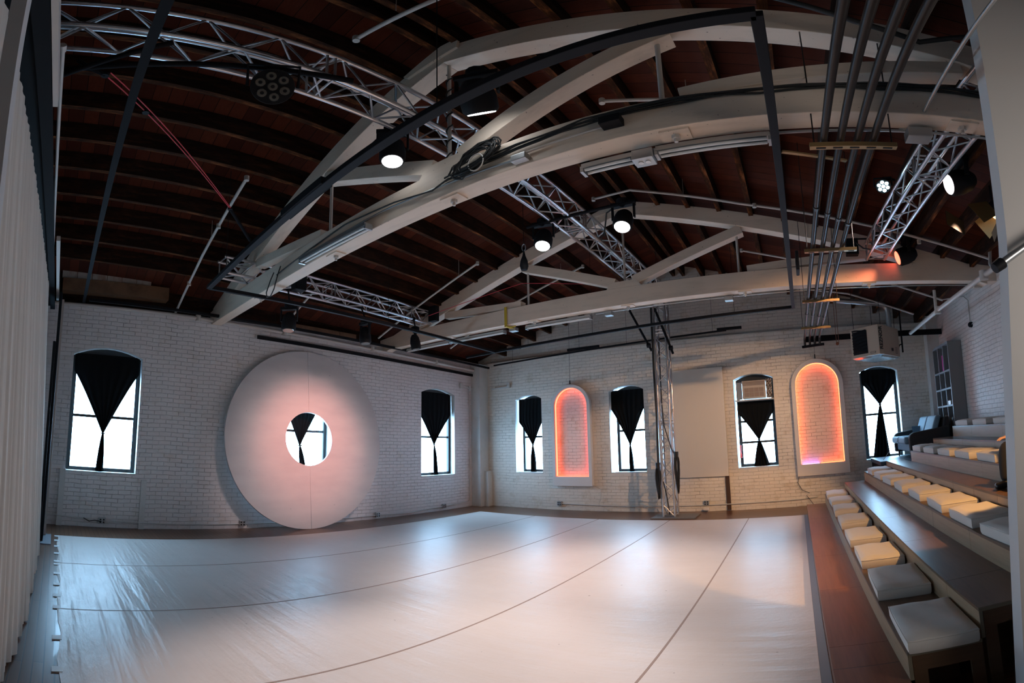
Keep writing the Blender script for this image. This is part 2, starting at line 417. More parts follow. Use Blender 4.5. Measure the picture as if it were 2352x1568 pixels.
def curtain(u0, u1, top, zt, knot, uk, bot, bw, ub, f, fd, label, sag=0., group='black curtains tied in the middle of each window'):
    """cloth hung across the top, gathered at one knot, tail below"""
    P = thing('window_curtain', label, 'curtain', f(uk, bot, fd-.09), group)
    nu, nv = 44, 40
    def fn(a, v):
        z = top+(knot-top)*v
        if z >= zt: l, r_ = u0, u1
        else:
            k = (zt-z)/(zt-knot); e = k**.88; l = u0+(uk-.018-u0)*e; r_ = u1+(uk+.018-u1)*e
        u = l+(r_-l)*a; w = (r_-l)/(u1-u0)
        d = fd-.07 - .02*math.sin(a*PI*14+1.3*math.sin(v*4))*(.25+.75*v) *(.5+.5*w) - .03*math.sin(v*PI)*math.sin(a*PI)
        return f(u, z, d)
    g = MB().grid(nu, nv, fn); c1 = g.build('curtain_cloth', 'bcurt', P, True)
    def fn2(a, v):
        z = knot-.02+(bot-knot+.02)*v; w = .018+(bw/2-.018)*(v**.8)*(1 if bw > .26 else (1.25-.45*v)); c = uk+(ub-uk)*v
        return f(c+(a*2-1)*w, z, fd-.075-.022*math.sin(a*PI*9+v*3)*min(1, v*3+.2))
    MB().grid(24, 20, fn2).build('curtain_tail', 'bcurt', P, True)
    MB().tube([Vector(f(uk+.026*math.cos(q), knot-.01, fd-.078+.03*math.sin(q))) for q in [2*PI*k/10 for k in range(10)]], .013, 6, closed=True).build('knot', 'bcurt', P, True)
for i,(a,c,s_,sp,ap) in enumerate(LW): window(i+1, a, c, s_, sp, ap, fl, .20, [ (2.0,1.96,1.92)[i] ])
for i,(a,c,s_,sp,ap) in enumerate(BW): window(i+4, a+(.10 if i<2 else .03), c, s_, sp, ap, fb, .24, [(1.90,),(1.96,),(1.52,2.0),(1.94,)][i])
curtain(.75,1.94,3.13,2.80,1.71,1.35,1.0,.17,1.33,fl,.20,'black curtain on the left wall window beside the long white drape, leftmost in the picture')
curtain(4.77,5.96,3.11,2.75,1.67,5.33,.97,.22,5.45,fl,.20,'black curtain seen through the hole in the big round disc')
curtain(8.70,9.88,3.08,2.5,1.73,9.26,.93,.20,9.33,fl,.20,'black curtain on the left wall window between the disc and the room corner')
curtain(1.25,2.0,2.93,2.3,1.69,1.67,.96,.20,1.68,fb,.22,'black curtain on the back wall window nearest the corner, left of the smaller glowing arch')
curtain(3.93,4.83,2.95,2.52,1.63,4.41,.96,.13,4.43,fb,.22,'black curtain on the window between the smaller glowing arch and the truss tower')
curtain(7.03,7.86,2.46,2.20,1.58,7.48,.96,.36,7.51,fb,.22,'black curtain tied below the window air conditioner')
curtain(9.90,10.70,2.97,2.65,2.16,10.29,.93,.40,10.23,fb,.22,'black curtain tied high on the window beside the sofa, with a wide flared tail')

# window air conditioner
P = thing('air_conditioner', 'cream air conditioner mounted in the top of a back wall window', 'air conditioner', (7.48,10.99,2.48))
MB().box(7.19,7.72,10.93,11.25,2.50,2.90).build('casing', 'ac', P, bevel=.01)
g = MB().box(7.24,7.68,10.915,10.93,2.53,2.74)
g.build('front_grille', 'acg', P)
g = MB()
for k in range(5): g.box(7.24+k*.11-.004,7.24+k*.11+.004,10.905,10.916,2.53,2.74)
for k in range(3): g.box(7.24,7.68,10.905,10.916,2.53+k*.1,2.536+k*.1)
g.build('grille_bars', 'ac', P)
g = MB()
for k in range(6): g.box(7.22,7.70,10.915,10.93,2.79+k*.016,2.797+k*.016)
g.build('louvre', 'acg', P)
g = MB().grid(6,10, lambda a,v:(7.73+.13*a, 10.95+.014*math.sin(a*13+v*17)+.01*math.sin(v*31), 2.49+.43*v)); g.build('foil_panel', 'foil', P, label='crumpled foil side filler')
MB().box(7.06,7.18,10.99,11.02,2.49,2.88).build('side_filler', 'steel', P)
MB().box(7.02,7.89,10.93,11.22,2.455,2.48).build('support_shelf', 'ac', P)
tag(MB().tube([(7.05,11.12,1.18),(7.05,11.12,1.28)],.022,10).tube([(7.05,11.12,1.28),(7.05,11.12,1.44)],.014,8).tube([(7.05,11.12,1.44),(7.05,11.12,1.47)],.02,8).build('spray_can','redp',None,True),
    'small red and white canister at the left edge of the air conditioner window', 'canister')

# ------------------------------------------------------------------ roof timbers
ORD = ['first','second','third','fourth','fifth','sixth','seventh','eighth','ninth','tenth','eleventh','twelfth','thirteenth','fourteenth','fifteenth','sixteenth','seventeenth','eighteenth','nineteenth','twentieth','twenty-first','twenty-second','twenty-third','twenty-fourth','twenty-fifth']
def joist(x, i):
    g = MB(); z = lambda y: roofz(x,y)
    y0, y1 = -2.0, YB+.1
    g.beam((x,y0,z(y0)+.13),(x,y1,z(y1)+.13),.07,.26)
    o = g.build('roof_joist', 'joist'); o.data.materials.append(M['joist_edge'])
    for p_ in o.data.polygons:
        if p_.normal.z < -.9: p_.material_index = 1  # downward faces take the patchy orange-brown material, the rest stay near-black
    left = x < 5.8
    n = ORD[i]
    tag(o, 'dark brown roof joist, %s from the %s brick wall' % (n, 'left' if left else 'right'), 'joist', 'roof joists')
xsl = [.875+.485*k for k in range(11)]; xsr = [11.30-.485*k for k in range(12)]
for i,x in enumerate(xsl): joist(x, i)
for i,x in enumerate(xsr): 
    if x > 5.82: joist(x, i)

def wood_truss(y, label, dz, gus, extra):
    P = thing('roof_truss', label, 'roof truss', (5.8, y+.1, 3.9))
    th = .20; yc = y+th/2
    top = lambda x: 5.93-dz-.30*abs(x-5.8)
    MB().prism([(-.1,3.9),(W+.05,3.9),(W+.05,4.16),(W-.35,4.2),(.35,4.2),(-.1,4.16)], lambda u,v,d:(u,y+d,v), 0, th).build('bottom_chord', 'beam', P, bevel=.006)
    for sg in (-1,1):
        xe = 5.8+sg*5.75
        g = MB().prism([(5.8,top(5.8)),(5.8,top(5.8)-.26),(xe,top(xe)-.26),(xe,top(xe))] if sg > 0 else [(5.8,top(5.8)),(xe,top(xe)),(xe,top(xe)-.26),(5.8,top(5.8)-.26)], lambda u,v,d:(u,y+.001+d,v), 0, th-.002)
        g.build('top_chord', 'beam', P, bevel=.006)
        # inner strut and outer strut
        a = Vector((5.8+sg*.16,yc,4.30)); b_ = Vector((5.8+sg*1.93,yc,top(5.8+sg*1.93)-.30)); MB().beam(a,b_,th*.86,.16,(0,0,1)).build('strut', 'beam', P, bevel=.005)
        a = Vector((5.8+sg*1.98,yc,4.24)); b_ = Vector((5.8+sg*3.85,yc,top(5.8+sg*3.85)-.30)); MB().beam(a,b_,th*.8,.13,(0,0,1)).build('strut', 'beam', P, bevel=.005)
    MB().prism([(5.5,4.2),(6.1,4.2),(6.02,4.31),(5.58,4.31)], lambda u,v,d:(u,y+.004+d,v), 0, th-.008).build('strut_seat', 'beam', P)
    MB().prism([(5.31,top(5.31)-.03),(5.8,top(5.8)+.0),(6.0,top(5.8)+.0),(5.98,top(5.98)-.09),(5.36,top(5.36)-.10)], lambda u,v,d:(u,y-.03+d,v), 0, .03).build('ridge_plate', 'beam', P)
    for x in (5.8-1.85,5.8,5.8+1.85):
        MB().tube([(x,yc-.02,4.12),(x,yc-.02,top(x)-.2)], .019, 10).build('tie_rod', 'wpaint', P, True)
    for x in (2.03,4.05,5.83,7.72,9.62):
        g = MB().box(x-.10,x+.10,y+.03,y+th-.03,3.885,3.9); g.build('bearing_plate', 'beam', P)
        g = MB().lathe((x,yc,3.885),(0,0,-1),[(0,.03),(.03,.03)],6); g.lathe((x,yc,3.855),(0,0,-1),[(0,.014),(.03,.014)],8); g.build('nut', 'wpaint', P)
    return P
wood_truss(3.25, 'nearer cream painted timber roof truss, carrying the coiled cables and conduit', 0., 1, True)
wood_truss(7.40, 'farther cream painted timber roof truss, with the yellow strap around its lower beam', .10, 1, True)

# ------------------------------------------------------------------ aluminium box truss
def box_truss(name, label, p, q, w, h, up, parent_loc, step=.26, ends=True, cat='truss'):
    """square lattice truss from p to q (centre line)"""
    p, q = Vector(p), Vector(q); d = (q-p); L = d.length; d.normalize(); u = Vector(up); s_ = d.cross(u).normalized(); u = s_.cross(d)
    P = thing(name, label, cat, parent_loc)
    cs = [(-1,-1),(1,-1),(1,1),(-1,1)]
    pt = lambda k, t_: p + d*t_ + s_*cs[k][0]*w/2 + u*cs[k][1]*h/2
    for k in range(4): MB().tube([pt(k,0), pt(k,L)], .024, 10).build('chord_tube', 'alu', P, True)
    n = max(2, int(round(L/step)))
    for k in range(4):
        a, b_ = k, (k+1) % 4; g = MB()
        for i in range(n):
            t0, t1 = L*i/n, L*(i+1)/n
            A, B = (a,b_) if (i+k) % 2 == 0 else (b_,a)
            g.tube([pt(A,t0), pt(B,t1)], .0105, 6, caps=False)
        for t_ in [0.03]+[x for x in [2.0*j for j in range(1,7)] if x < L-.2]+[L-.03]:
            g.tube([pt(a,t_),pt(b_,t_)], .012, 6, caps=False)
            if 0.1 < t_ < L-.1: g.tube([pt(a,t_+.07),pt(b_,t_+.07)], .012, 6, caps=False)
        g.build('lacing', 'alu', P, True)
    return P
box_truss('box_truss', 'long silver lattice truss running down the middle of the ceiling to the tower', (5.60,-1.9,4.89), (5.60,10.5,4.89), .29, .29, (0,0,1), (5.6,4.3,4.75))
box_truss('box_truss', 'short silver lattice truss above the disc, near the left brick wall', (1.84,2.75,4.36), (1.50,7.30,4.36), .27, .26, (0,0,1), (1.7,5,4.2))
box_truss('box_truss', 'short silver lattice truss above the bleachers, hung with a red-lit spotlight', (9.90,2.72,4.36), (9.72,7.30,4.36), .27, .26, (0,0,1), (9.8,4.5,4.2))
box_truss('truss_tower', 'upright silver lattice tower standing on a grey base plate against the back wall', (5.57,10.32,.03), (5.57,10.32,4.72), .25, .27, (0,1,0), (5.57,10.32,0))
tag(MB().box(5.2,6.15,10.02,10.62,0.002,.022).build('base_plate', 'greyd'), 'flat grey steel plate under the truss tower', 'plate')
# braces of the tower top
for (a,b_,lb) in (((4.86,10.25,4.66),(5.34,10.25,3.66),'slanting black pipe clamped to the left side of the tower top'),((5.47,10.2,4.6),(5.86,10.1,3.52),'slanting black pipe clamped to the right side of the tower top')):
    P = thing('brace_pipe', lb, 'pipe', b_)
    MB().tube([a,b_], .026, 10).build('pipe', 'black', P, True)
    e = Vector(b_)+(Vector(a)-Vector(b_)).normalized()*.14
    MB().lathe(e-Vector((.04,0,0)),(1,0,0),[(0,.05),(.08,.05)],10).build('clamp', 'black', P)
# cable bundles on the tower
def bundle(x, y, z0, z1, n, spread, lb):
    P = thing('cable_bundle', lb, 'cable', (x,y,z0))
    rnd = random.Random(int(x*100)); g = MB()
    for k in range(n):
        w = spread*(.25+.75*rnd.random()**1.6); lo = z0+.35*rnd.random()**2*(z1-z0); ph = rnd.random()*2-1; sh = (rnd.random()-.5)*spread*.6
        pts = []
        for j in range(17):
            a = j/16; q_ = abs(2*a-1)                       # 1 at the tie, 0 at the bottom
            zz = lo+(z1-lo)*q_**.8 if q_ > .0 else lo
            pts.append((x+sh*(1-q_)+w*math.cos(a*PI)*(1-q_**3)*1.2, y+ph*.045*(1-q_)+.012*math.sin(a*9+k), zz))
        g.tube(pts, .011, 6)
    g.build('cable_loops', 'cable', P, True)
    MB().lathe((x,y,z1-.09),(0,0,1),[(0,.045),(.12,.05)],10).build('cable_tie', 'cable', P, True)
bundle(5.39, 10.12, .42, 1.18, 20, .085, 'looped black cables hung low on the left leg of the truss tower')
bundle(5.80, 10.14, .52, 1.40, 20, .075, 'looped black cables hung on the right leg of the truss tower')
g = MB(); g.tube([(5.41,10.12,4.6),(5.40,10.14,3.2),(5.42,10.12,2.2),(5.40,10.12,1.2)], .024, 8)
tag(g.build('cable_run','cable',None,True), 'thick black cable running down the left side of the tower', 'cable')
g = MB(); g.tube([(5.5,10.3,3.9),(5.52,10.2,2.6),(5.56,10.16,2.0),(5.70,10.14,1.5),(5.78,10.13,1.35)], .010, 6); g.tube([(5.48,10.17,.8),(5.55,10.15,.45),(5.58,10.2,.06)], .010, 6)
tag(g.build('loose_cable','cable',None,True), 'thin black cable crossing the front of the truss tower', 'cable')

# ------------------------------------------------------------------ black rectangular hanging frame
P = thing('rigging_rail', 'large black rectangular rail frame hung flat below the roof trusses', 'rail frame', (5.4,5.2,3.72))
A,B,C,D = Vector((2.52,2.36,3.75)),Vector((2.27,8.71,3.75)),Vector((8.44,8.10,3.75)),Vector((8.345,2.16,3.75))
for a,b_,w in ((A,D,.07),(A,B,.055),(B,C,.06),(C,D,.055)): MB().beam(a,b_,w,.05).build('rail', 'black', P, bevel=.004)
MB().beam(A+(D-A)*.40+Vector((0,0,.015)),A+(D-A)*.52+Vector((0,0,.015)),.10,.07).build('splice_sleeve', 'dkgrey', P)
MB().beam(B+Vector((-.9,.08,0)),B,.05,.05).build('rail_end', 'black', P)
for a in (A+(D-A)*.12,A+(D-A)*.72,A+(B-A)*.5,C+(D-C)*.45,B+(C-B)*.15,B+(C-B)*.40,B+(C-B)*.62,B+(C-B)*.84):
    MB().tube([a,(a.x,a.y,roofz(a.x,a.y)+.02)], .0035, 5).build('suspension_wire', 'black', P)
# other black rails and pipes
def bar(name, lb, cat, a, b_, w, h, m='black', rnd=False, wires=()):
    if wires:
        P = thing(name, lb, cat, (Vector(a)+Vector(b_))/2)
        (MB().tube([a,b_],w/2,10) if rnd else MB().beam(a,b_,w,h)).build('rail', m, P, rnd)
        for t_ in wires:
            p = Vector(a).lerp(Vector(b_), t_); MB().tube([p,(p.x,p.y,min(roofz(p.x,p.y)+.02, p.z+2.2))], .0035, 5).build('suspension_wire', 'black', P)
        return P
    g = MB().tube([a,b_], w/2, 10) if rnd else MB().beam(a,b_,w,h)
    return tag(g.build(name, m, None, rnd), lb, cat)
bar('flat_bar', 'charcoal flat bar crossing the ceiling from the left wall top, beside the red rope', 'bar', (.04,.82,4.02), (6.9,.78,4.02), .055, .012, 'dkgrey')
bar('ceiling_rail', 'straight black rail high along the left brick wall above the white pipe', 'rail', (.4,.9,4.0), (.42,11.0-.1,3.86), .05, .05, wires=(.2,.35,.5,.68,.86))
bar('batten', 'black batten fixed under the white pipe on the left brick wall', 'batten', (.05,4.2,3.76), (.05,10.7,3.66), .04, .07)
bar('ceiling_rail', 'black rail along the foot of the brick gable on the back wall', 'rail', (.75,10.7,3.87), (6.95,10.7,4.05), .04, .035, wires=(.1,.42,.62,.95))
for x0,x1,z,lb in ((3.05,3.9,4.0,'above the smaller glowing arch'),(6.75,7.3,4.075,'right of the truss tower')):
    bar('rail_splice', 'short thick black splice piece on the back rail '+lb, 'splice', (x0,10.66,z), (x1,10.66,z), .05, .06)
bar('steel_beam', 'dark steel beam behind the beige heater on the back wall', 'beam', (8.66,10.55,3.66), (11.7,10.45,3.66), .06, .12, 'blackm')
bar('ceiling_pipe', 'thick round black pipe hanging beneath the near end of the central truss', 'pipe', (5.33,.28,4.58), (5.93,2.2,4.58), .05, .05, 'blackm', True)
bar('ceiling_pipe', 'second black pipe crossing behind the thick one at the upper left', 'pipe', (5.30,.25,4.50), (5.72,1.0,4.68), .045, .05, 'blackm', True)
# four dark heater pipes with zinc hangers
for k,x in enumerate((8.66,8.765,8.87,8.97)):
    g = MB(); g.tube([(x,-1.9,3.65),(x,10.42-.06*k,3.65),(x,10.5-.06*k,3.55),(x,10.5-.06*k,3.50)], .025, 12)
    for y in (1.6+.1*k, 4.3+.12*k, 8.2+.1*k): g.lathe((x,y,3.65),(0,1,0),[(0,.031),(.05,.031)],12)
    tag(g.build('ceiling_pipe', 'darkpipe', None, True), 'dark iron pipe running overhead, %s from the left of the bundle of four' % ORD[k], 'pipe', 'four parallel dark iron pipes')
g = MB().beam((8.6,10.5,3.49),(9.05,10.3,3.49),.05,.05); tag(g.build('pipe_header','blackm'), 'dark header joining the far ends of the four iron pipes', 'pipe')
for y,lb in ((3.27,'nearest, below the near timber truss'),(5.27,'second, midway to the far timber truss'),(7.30,'third, just under the far timber truss'),(9.15,'farthest, near the back wall')):
    P = thing('pipe_hanger', 'yellow zinc slotted channel under the four pipes, '+lb, 'hanger', (8.85,y,3.6), 'zinc pipe hangers')
    MB().box(8.57,9.12,y-.022,y+.022,3.585,3.622).build('channel', 'brass', P)
    for k in range(5): MB().box(8.61+k*.105,8.67+k*.105,y-.008,y+.008,3.583,3.586).build('slot', 'black', P)
    for x in (8.60,9.09): MB().tube([(x,y,3.59),(x,y,roofz(x,y)+.02)], .005, 6).build('hanger_rod', 'darkpipe', P)
P = thing('wall_bracket','thin brass slotted bar crossing between the black frame and the pipes','bar',(8.63,3.5,3.72)); MB().beam((8.40,3.55,3.76),(8.86,3.72,3.76),.03,.015).build('slotted_bar','brass',P)

# sprinkler pipes
def pipe(lb, pts, r=.022, m='wpaint', caps=True, cat='pipe', name='sprinkler_pipe', drops=(), fit=()):
    P = thing(name, lb, cat, pts[0]); g = MB().tube(pts, r, 10)
    g.build('pipe', m, P, True)
    for p in ([pts[-1]] if caps else [])+[q for q in fit]:
        p = Vector(p); MB().lathe(p-Vector((0,0,r*1.6)),(0,0,1),[(0,r*1.5),(r*3.2,r*1.5)],10).build('fitting', m, P, True)
    for p in drops:
        MB().tube([(p[0],p[1],p[2]),(p[0],p[1],p[2]+.32)], .004, 5).build('hanger_rod', m, P)
    return P
sp = lambda x,y,dz=.1: (x,y,roofz(x,y)-dz)
pipe('white sprinkler branch rising from the left wall before the near timber truss', [sp(.02,2.52,.22),sp(1.6,2.52),sp(3.28,2.52)], fit=[sp(.9,2.52,.16),sp(2.3,2.52)], drops=[sp(2.0,2.52)])
pipe('white sprinkler branch high at the top edge of the picture', [sp(7.3,2.52),sp(5.5,2.52)], drops=[sp(6.0,2.52)])
pipe('short white sprinkler branch beside the dark hanging spotlight above the disc', [sp(1.6,4.6,.2),sp(.45,4.6,.28)], .019)
pipe('white sprinkler branch below the peak of the near truss', [sp(8.4,4.5),sp(6.75,4.5)], drops=[sp(7.6,4.5)])
pipe('white sprinkler branch rising behind the left box truss', [sp(.6,6.78,.24),sp(1.7,6.78,.16),sp(3.34,6.78)], .020, drops=[sp(2.9,6.78)])
pipe('white sprinkler branch rising to the middle before the far timber truss', [sp(1.0,8.65,.3),sp(2.6,8.65),sp(4.5,8.65)], .020, drops=[sp(4.0,8.65)])
pipe('long white sprinkler branch sloping down to the right above the far timber truss', [sp(11.35,6.75,.1),sp(9.9,6.9,.03),sp(7.8,6.85),sp(6.2,6.8,.06),sp(5.6,6.8,.14)], .020, fit=[sp(8.0,6.85),sp(10.3,6.88)], drops=[sp(7.0,6.82)])
pipe('white sprinkler branch visible through the far truss on the right', [sp(11.2,8.7,.2),sp(9.4,8.7),sp(7.6,8.7)], .019)
pipe('white sprinkler branch above the heater near the back wall', [sp(10.95,9.9,.2),sp(9.6,9.9),sp(8.4,9.9,.25)], .019)
P = pipe('long white sprinkler main running toward the viewer high on the right', [(10.92,10.2,3.6),(10.92,8.0,3.6),(11.0,4.6,3.6),(11.02,2.75,3.6)], .040, caps=False, fit=[(10.92,8.2,3.6),(10.95,6.2,3.6)])
MB().tube([(10.92,8.3,3.62),(10.92,8.3,4.0)], .03, 8).build('riser', 'wpaint', P, True)
MB().tube([(11.02,6.0,3.62),(11.3,6.7,3.95),(11.35,6.75,4.25)], .026, 8).build('riser', 'wpaint', P, True)
P = thing('conduit_joint', 'silver conduit with a black clamp fixed across the edge of the pale near wall', 'conduit', (9.4,2.45,2.4))
MB().tube([(9.345,2.47,2.42),(9.56,2.47,2.575),(9.80,2.47,2.75)], .020, 14).build('conduit', 'steel', P, True)
MB().lathe((9.305,2.47,2.39),(.81,0,.58),[(0,.026),(.055,.030)],12).build('clamp', 'black', P, True)
pipe('white water pipe running along the top of the left brick wall', [(.10,-.5,3.98),(.10,2.4,3.97),(.10,5.1,3.91),(.10,10.8,3.78)], .035, caps=False, name='wall_pipe', fit=[(.10,2.95,3.96),(.10,4.75,3.92),(.10,7.0,3.87),(.10,9.1,3.82)])

# ------------------------------------------------------------------ conduits, boxes, fluorescent battens on the trusses
def strip(lb, a, b_, tubes=True):
    P = thing('fluorescent_light', lb, 'light', (Vector(a)+Vector(b_))/2, 'unlit fluorescent battens on the trusses')
    MB().beam(a,b_,.10,.04).build('housing', 'steel', P)
    a, b_ = Vector(a), Vector(b_); d = (b_-a).normalized()*.02
    for o in (-.028,.028): MB().tube([a+d+Vector((0,o,-.032)), b_-d+Vector((0,o,-.032))], .013, 8).build('tube', 'white', P, True)
    for e in (a,b_): MB().box(e.x-.012,e.x+.012,e.y-.045,e.y+.045,e.z-.055,e.z+.0).build('end_cap', 'steel', P)
strip('unlit fluorescent batten on the near truss, close to the disc side', (3.55,3.19,3.96), (4.85,3.19,3.93))
strip('unlit fluorescent batten on the near truss, right of its outlet box', (7.55,3.48,3.86), (8.33,3.48,3.86))
strip('unlit fluorescent batten on the near truss, left of its outlet box', (6.98,3.49,3.86), (7.38,3.49,3.86))
strip('unlit fluorescent batten on the far truss, leftmost by the wall', (.62,7.64,3.86), (1.90,7.64,3.86))
strip('unlit fluorescent batten on the far truss, left of the yellow strap', (2.02,7.64,3.86), (3.30,7.64,3.86))
strip('unlit fluorescent batten on the far truss, right of the yellow strap', (3.80,7.64,3.86), (5.10,7.64,3.86))
def jbox(lb, c, s_=(.11,.11,.06), m='steel', outlet=False):
    P = thing('junction_box', lb, 'junction box', c)
    MB().box(c[0]-s_[0]/2,c[0]+s_[0]/2,c[1]-s_[1]/2,c[1]+s_[1]/2,c[2]-s_[2],c[2]).build('box_body', m, P, bevel=.006)
    if outlet:
        for k in (-.026,.026): MB().lathe((c[0]+k,c[1],c[2]-s_[2]-.001),(0,0,-1),[(0,.02),(.005,.019)],14).build('socket', 'white', P)
jbox('grey double outlet box hanging under the near truss', (7.46,3.46,3.86), (.15,.13,.09), 'steel', True)
jbox('grey junction box under the right part of the near truss', (9.33,3.44,3.88), (.17,.12,.09))
jbox('silver junction box with one knockout under the cable coil', (6.60,3.21,3.975), (.13,.07,.06))
jbox('round-edged black junction box on the front of the near truss', (7.33,3.19,4.06), (.15,.10,.07), 'black')
jbox('small grey box beneath the yellow strap on the far truss', (3.52,7.62,3.88), (.14,.12,.07))
jbox('small grey box on the far truss left of the tower', (5.44,7.62,3.88), (.13,.11,.07))
jbox('small grey box on the far truss between the tower and the pipes', (7.45,7.62,3.88), (.13,.11,.07))
jbox('small grey box on the far truss by the disc side battens', (1.96,7.64,3.88), (.09,.10,.06))
jbox('small pale box at the far right end of the far truss', (11.45,7.62,3.88), (.14,.11,.05), 'wpaint')
def line(lb, pts, r, m, name='conduit', cat='conduit'):
    return tag(MB().tube(pts, r, 8).build(name, m, None, True), lb, cat)
line('thin grey conduit along the front of the near truss', [(3.9,3.22,4.02),(5.0,3.235,4.04),(6.5,3.235,3.97),(6.62,3.235,3.95)], .010, 'steel')
line('grey conduit continuing right from the box under the near truss', [(7.5,3.47,3.88),(9.3,3.46,3.885),(11.5,3.46,3.885)], .012, 'steel')
line('straight silver conduit running back toward the viewer from the near truss box', [(9.33,3.4,3.93),(9.33,1.2,4.0)], .014, 'steel')
line('grey conduit along the lower edge of the far truss', [(5.2,7.62,3.88),(7.4,7.62,3.88),(11.4,7.62,3.885)], .010, 'steel')
line('cream painted conduit on the face of the near truss above the battens', [(6.65,3.23,4.0),(7.3,3.235,4.03)], .010, 'wpaint')
def wavy(a, b_, n, amp, sd, dy=0):
    r_ = random.Random(sd); a, b_ = Vector(a), Vector(b_)
    return [a.lerp(b_, i/n)+Vector((0, -dy if 0<i<n else 0, amp*(r_.random()-.5)*2)) for i in range(n+1)]
g = MB()
for k in range(4): g.tube(wavy((5.85,3.225-.006*k,4.02+.012*k),(7.3,3.22-.006*k,4.10+.012*k),8,.014,k), .008, 6)
for k in range(4): g.tube(wavy((7.3,3.22-.006*k,4.10+.010*k),(11.3,3.22-.006*k,4.14+.012*k),16,.016,k+9), .009, 6)
tag(g.build('cable_run', 'cable', None, True), 'bundle of thin black cables tied along the face of the near truss', 'cable')
line('black cable sagging along the left half of the near truss', [(2.8,3.22,4.0),(3.2,3.215,4.03),(3.7,3.22,4.07),(4.4,3.22,4.12),(5.2,3.22,4.06),(5.7,3.215,3.98),(5.9,3.21,4.03)], .008, 'cable', 'loose_cable', 'cable')
line('black cable loop drooping below the near truss close to the left box truss', [(2.75,3.2,4.05),(2.70,3.18,3.95),(2.62,3.16,3.78),(2.66,3.15,3.70),(2.78,3.15,3.68),(2.88,3.15,3.76),(2.93,3.17,3.95),(2.95,3.2,4.08)], .008, 'cable', 'loose_cable', 'cable')
g = MB(); r_ = random.Random(5)
for k in range(13):
    cx, cz, ra, rb = 6.20+r_.uniform(-.05,.05), 4.10+r_.uniform(-.04,.03), r_.uniform(.16,.24), r_.uniform(.06,.11)
    g.tube([(cx+ra*math.cos(q),3.20-.03*r_.random()-.01,cz+rb*math.sin(q)+.06*math.cos(q)) for q in [2*PI*j/18 for j in range(18)]], .008, 6, closed=True)
tag(g.build('cable_coil', 'cable', None, True), 'messy coil of black cables resting on the middle of the near truss', 'cable coil')
g = MB().tube([(6.22+.075*math.cos(q),3.165,4.04+.085*math.sin(q)) for q in [2*PI*j/20 for j in range(20)]], .006, 6, closed=True)
tag(g.build('cable_loop', 'wpaint', None, True), 'single loop of white cable in front of the black coil', 'cable')
# cables wrapped on the near king rod
g = MB().tube([(5.80+.028*math.cos(k*1.1),3.33+.028*math.sin(k*1.1),4.25+k*.03) for k in range(44)], .008, 6)
tag(g.build('wrapped_cable', 'cable', None, True), 'black cable wound up the tie rod at the middle of the near truss', 'cable')
P = thing('ratchet_strap', 'yellow ratchet strap wrapped round the lower beam of the far truss', 'strap', (3.50,7.38,3.85))
g = MB().box(3.475,3.525,7.385,7.395,3.86,4.24).box(3.475,3.525,7.385,7.62,3.86,3.885); g.build('webbing', 'yellow', P)
MB().tube([(3.5,7.38,3.88),(3.58,7.36,3.84),(3.70,7.36,3.80),(3.62,7.35,3.83),(3.74,7.36,3.83)], .012, 6).build('loose_end', 'yellow', P)
# fall arrester pendant and its hook
P = thing('cord_retractor', 'dark teardrop retractor hung on a hook in front of the far truss', 'retractor', (4.95,5.8,4.15))
MB().lathe((4.95,5.8,4.15),(0,0,1),[(0,.045),(.06,.062),(.14,.05),(.22,.022),(.30,.008)],14).build('housing', 'dkgrey', P, True)
MB().tube([(4.95+.03*math.cos(q),5.8,4.50+.055*math.sin(q)) for q in [2*PI*j/12 for j in range(12)]], .006, 6, closed=True).build('carabiner', 'steel', P, True)
MB().tube([(4.95,5.8,4.55),(4.95,5.8,roofz(4.95,5.8)+.02)], .004, 5).build('suspension_wire', 'black', P)
# red rope
P = thing('pulley_rope', 'doubled red rope with pulleys stretched under the upper left ceiling', 'rope', (4.9,.95,4.6))
pa, pb = Vector((5.30,.62,4.6)), Vector((3.30,2.32,4.58))
for o in (0,.035): MB().tube([pa+Vector((o,o,0)), pb+Vector((o*.3,o*.3,0))], .006, 6).build('rope_strand', 'red', P)
for t_ in (.0,.22,1.0):
    q = pa.lerp(pb,t_); MB().lathe(q-Vector((0,0,.015)),(0,0,1),[(0,.03),(.03,.03)],12).build('pulley', 'black', P)
MB().tube([pb,(2.62,2.88,4.52)], .022, 8).build('lanyard', 'blackm', P, True)
MB().tube([pa,(5.36,.5,4.62),(5.42,.42,4.64)], .02, 8).build('lanyard', 'blackm', P, True)
line('dark red cord running through the far truss toward the back wall', [(2.0,6.9,4.25),(4.0,7.2,4.55),(5.4,8.8,4.72),(7.6,9.6,4.85)], .006, 'red', 'rope', 'rope')

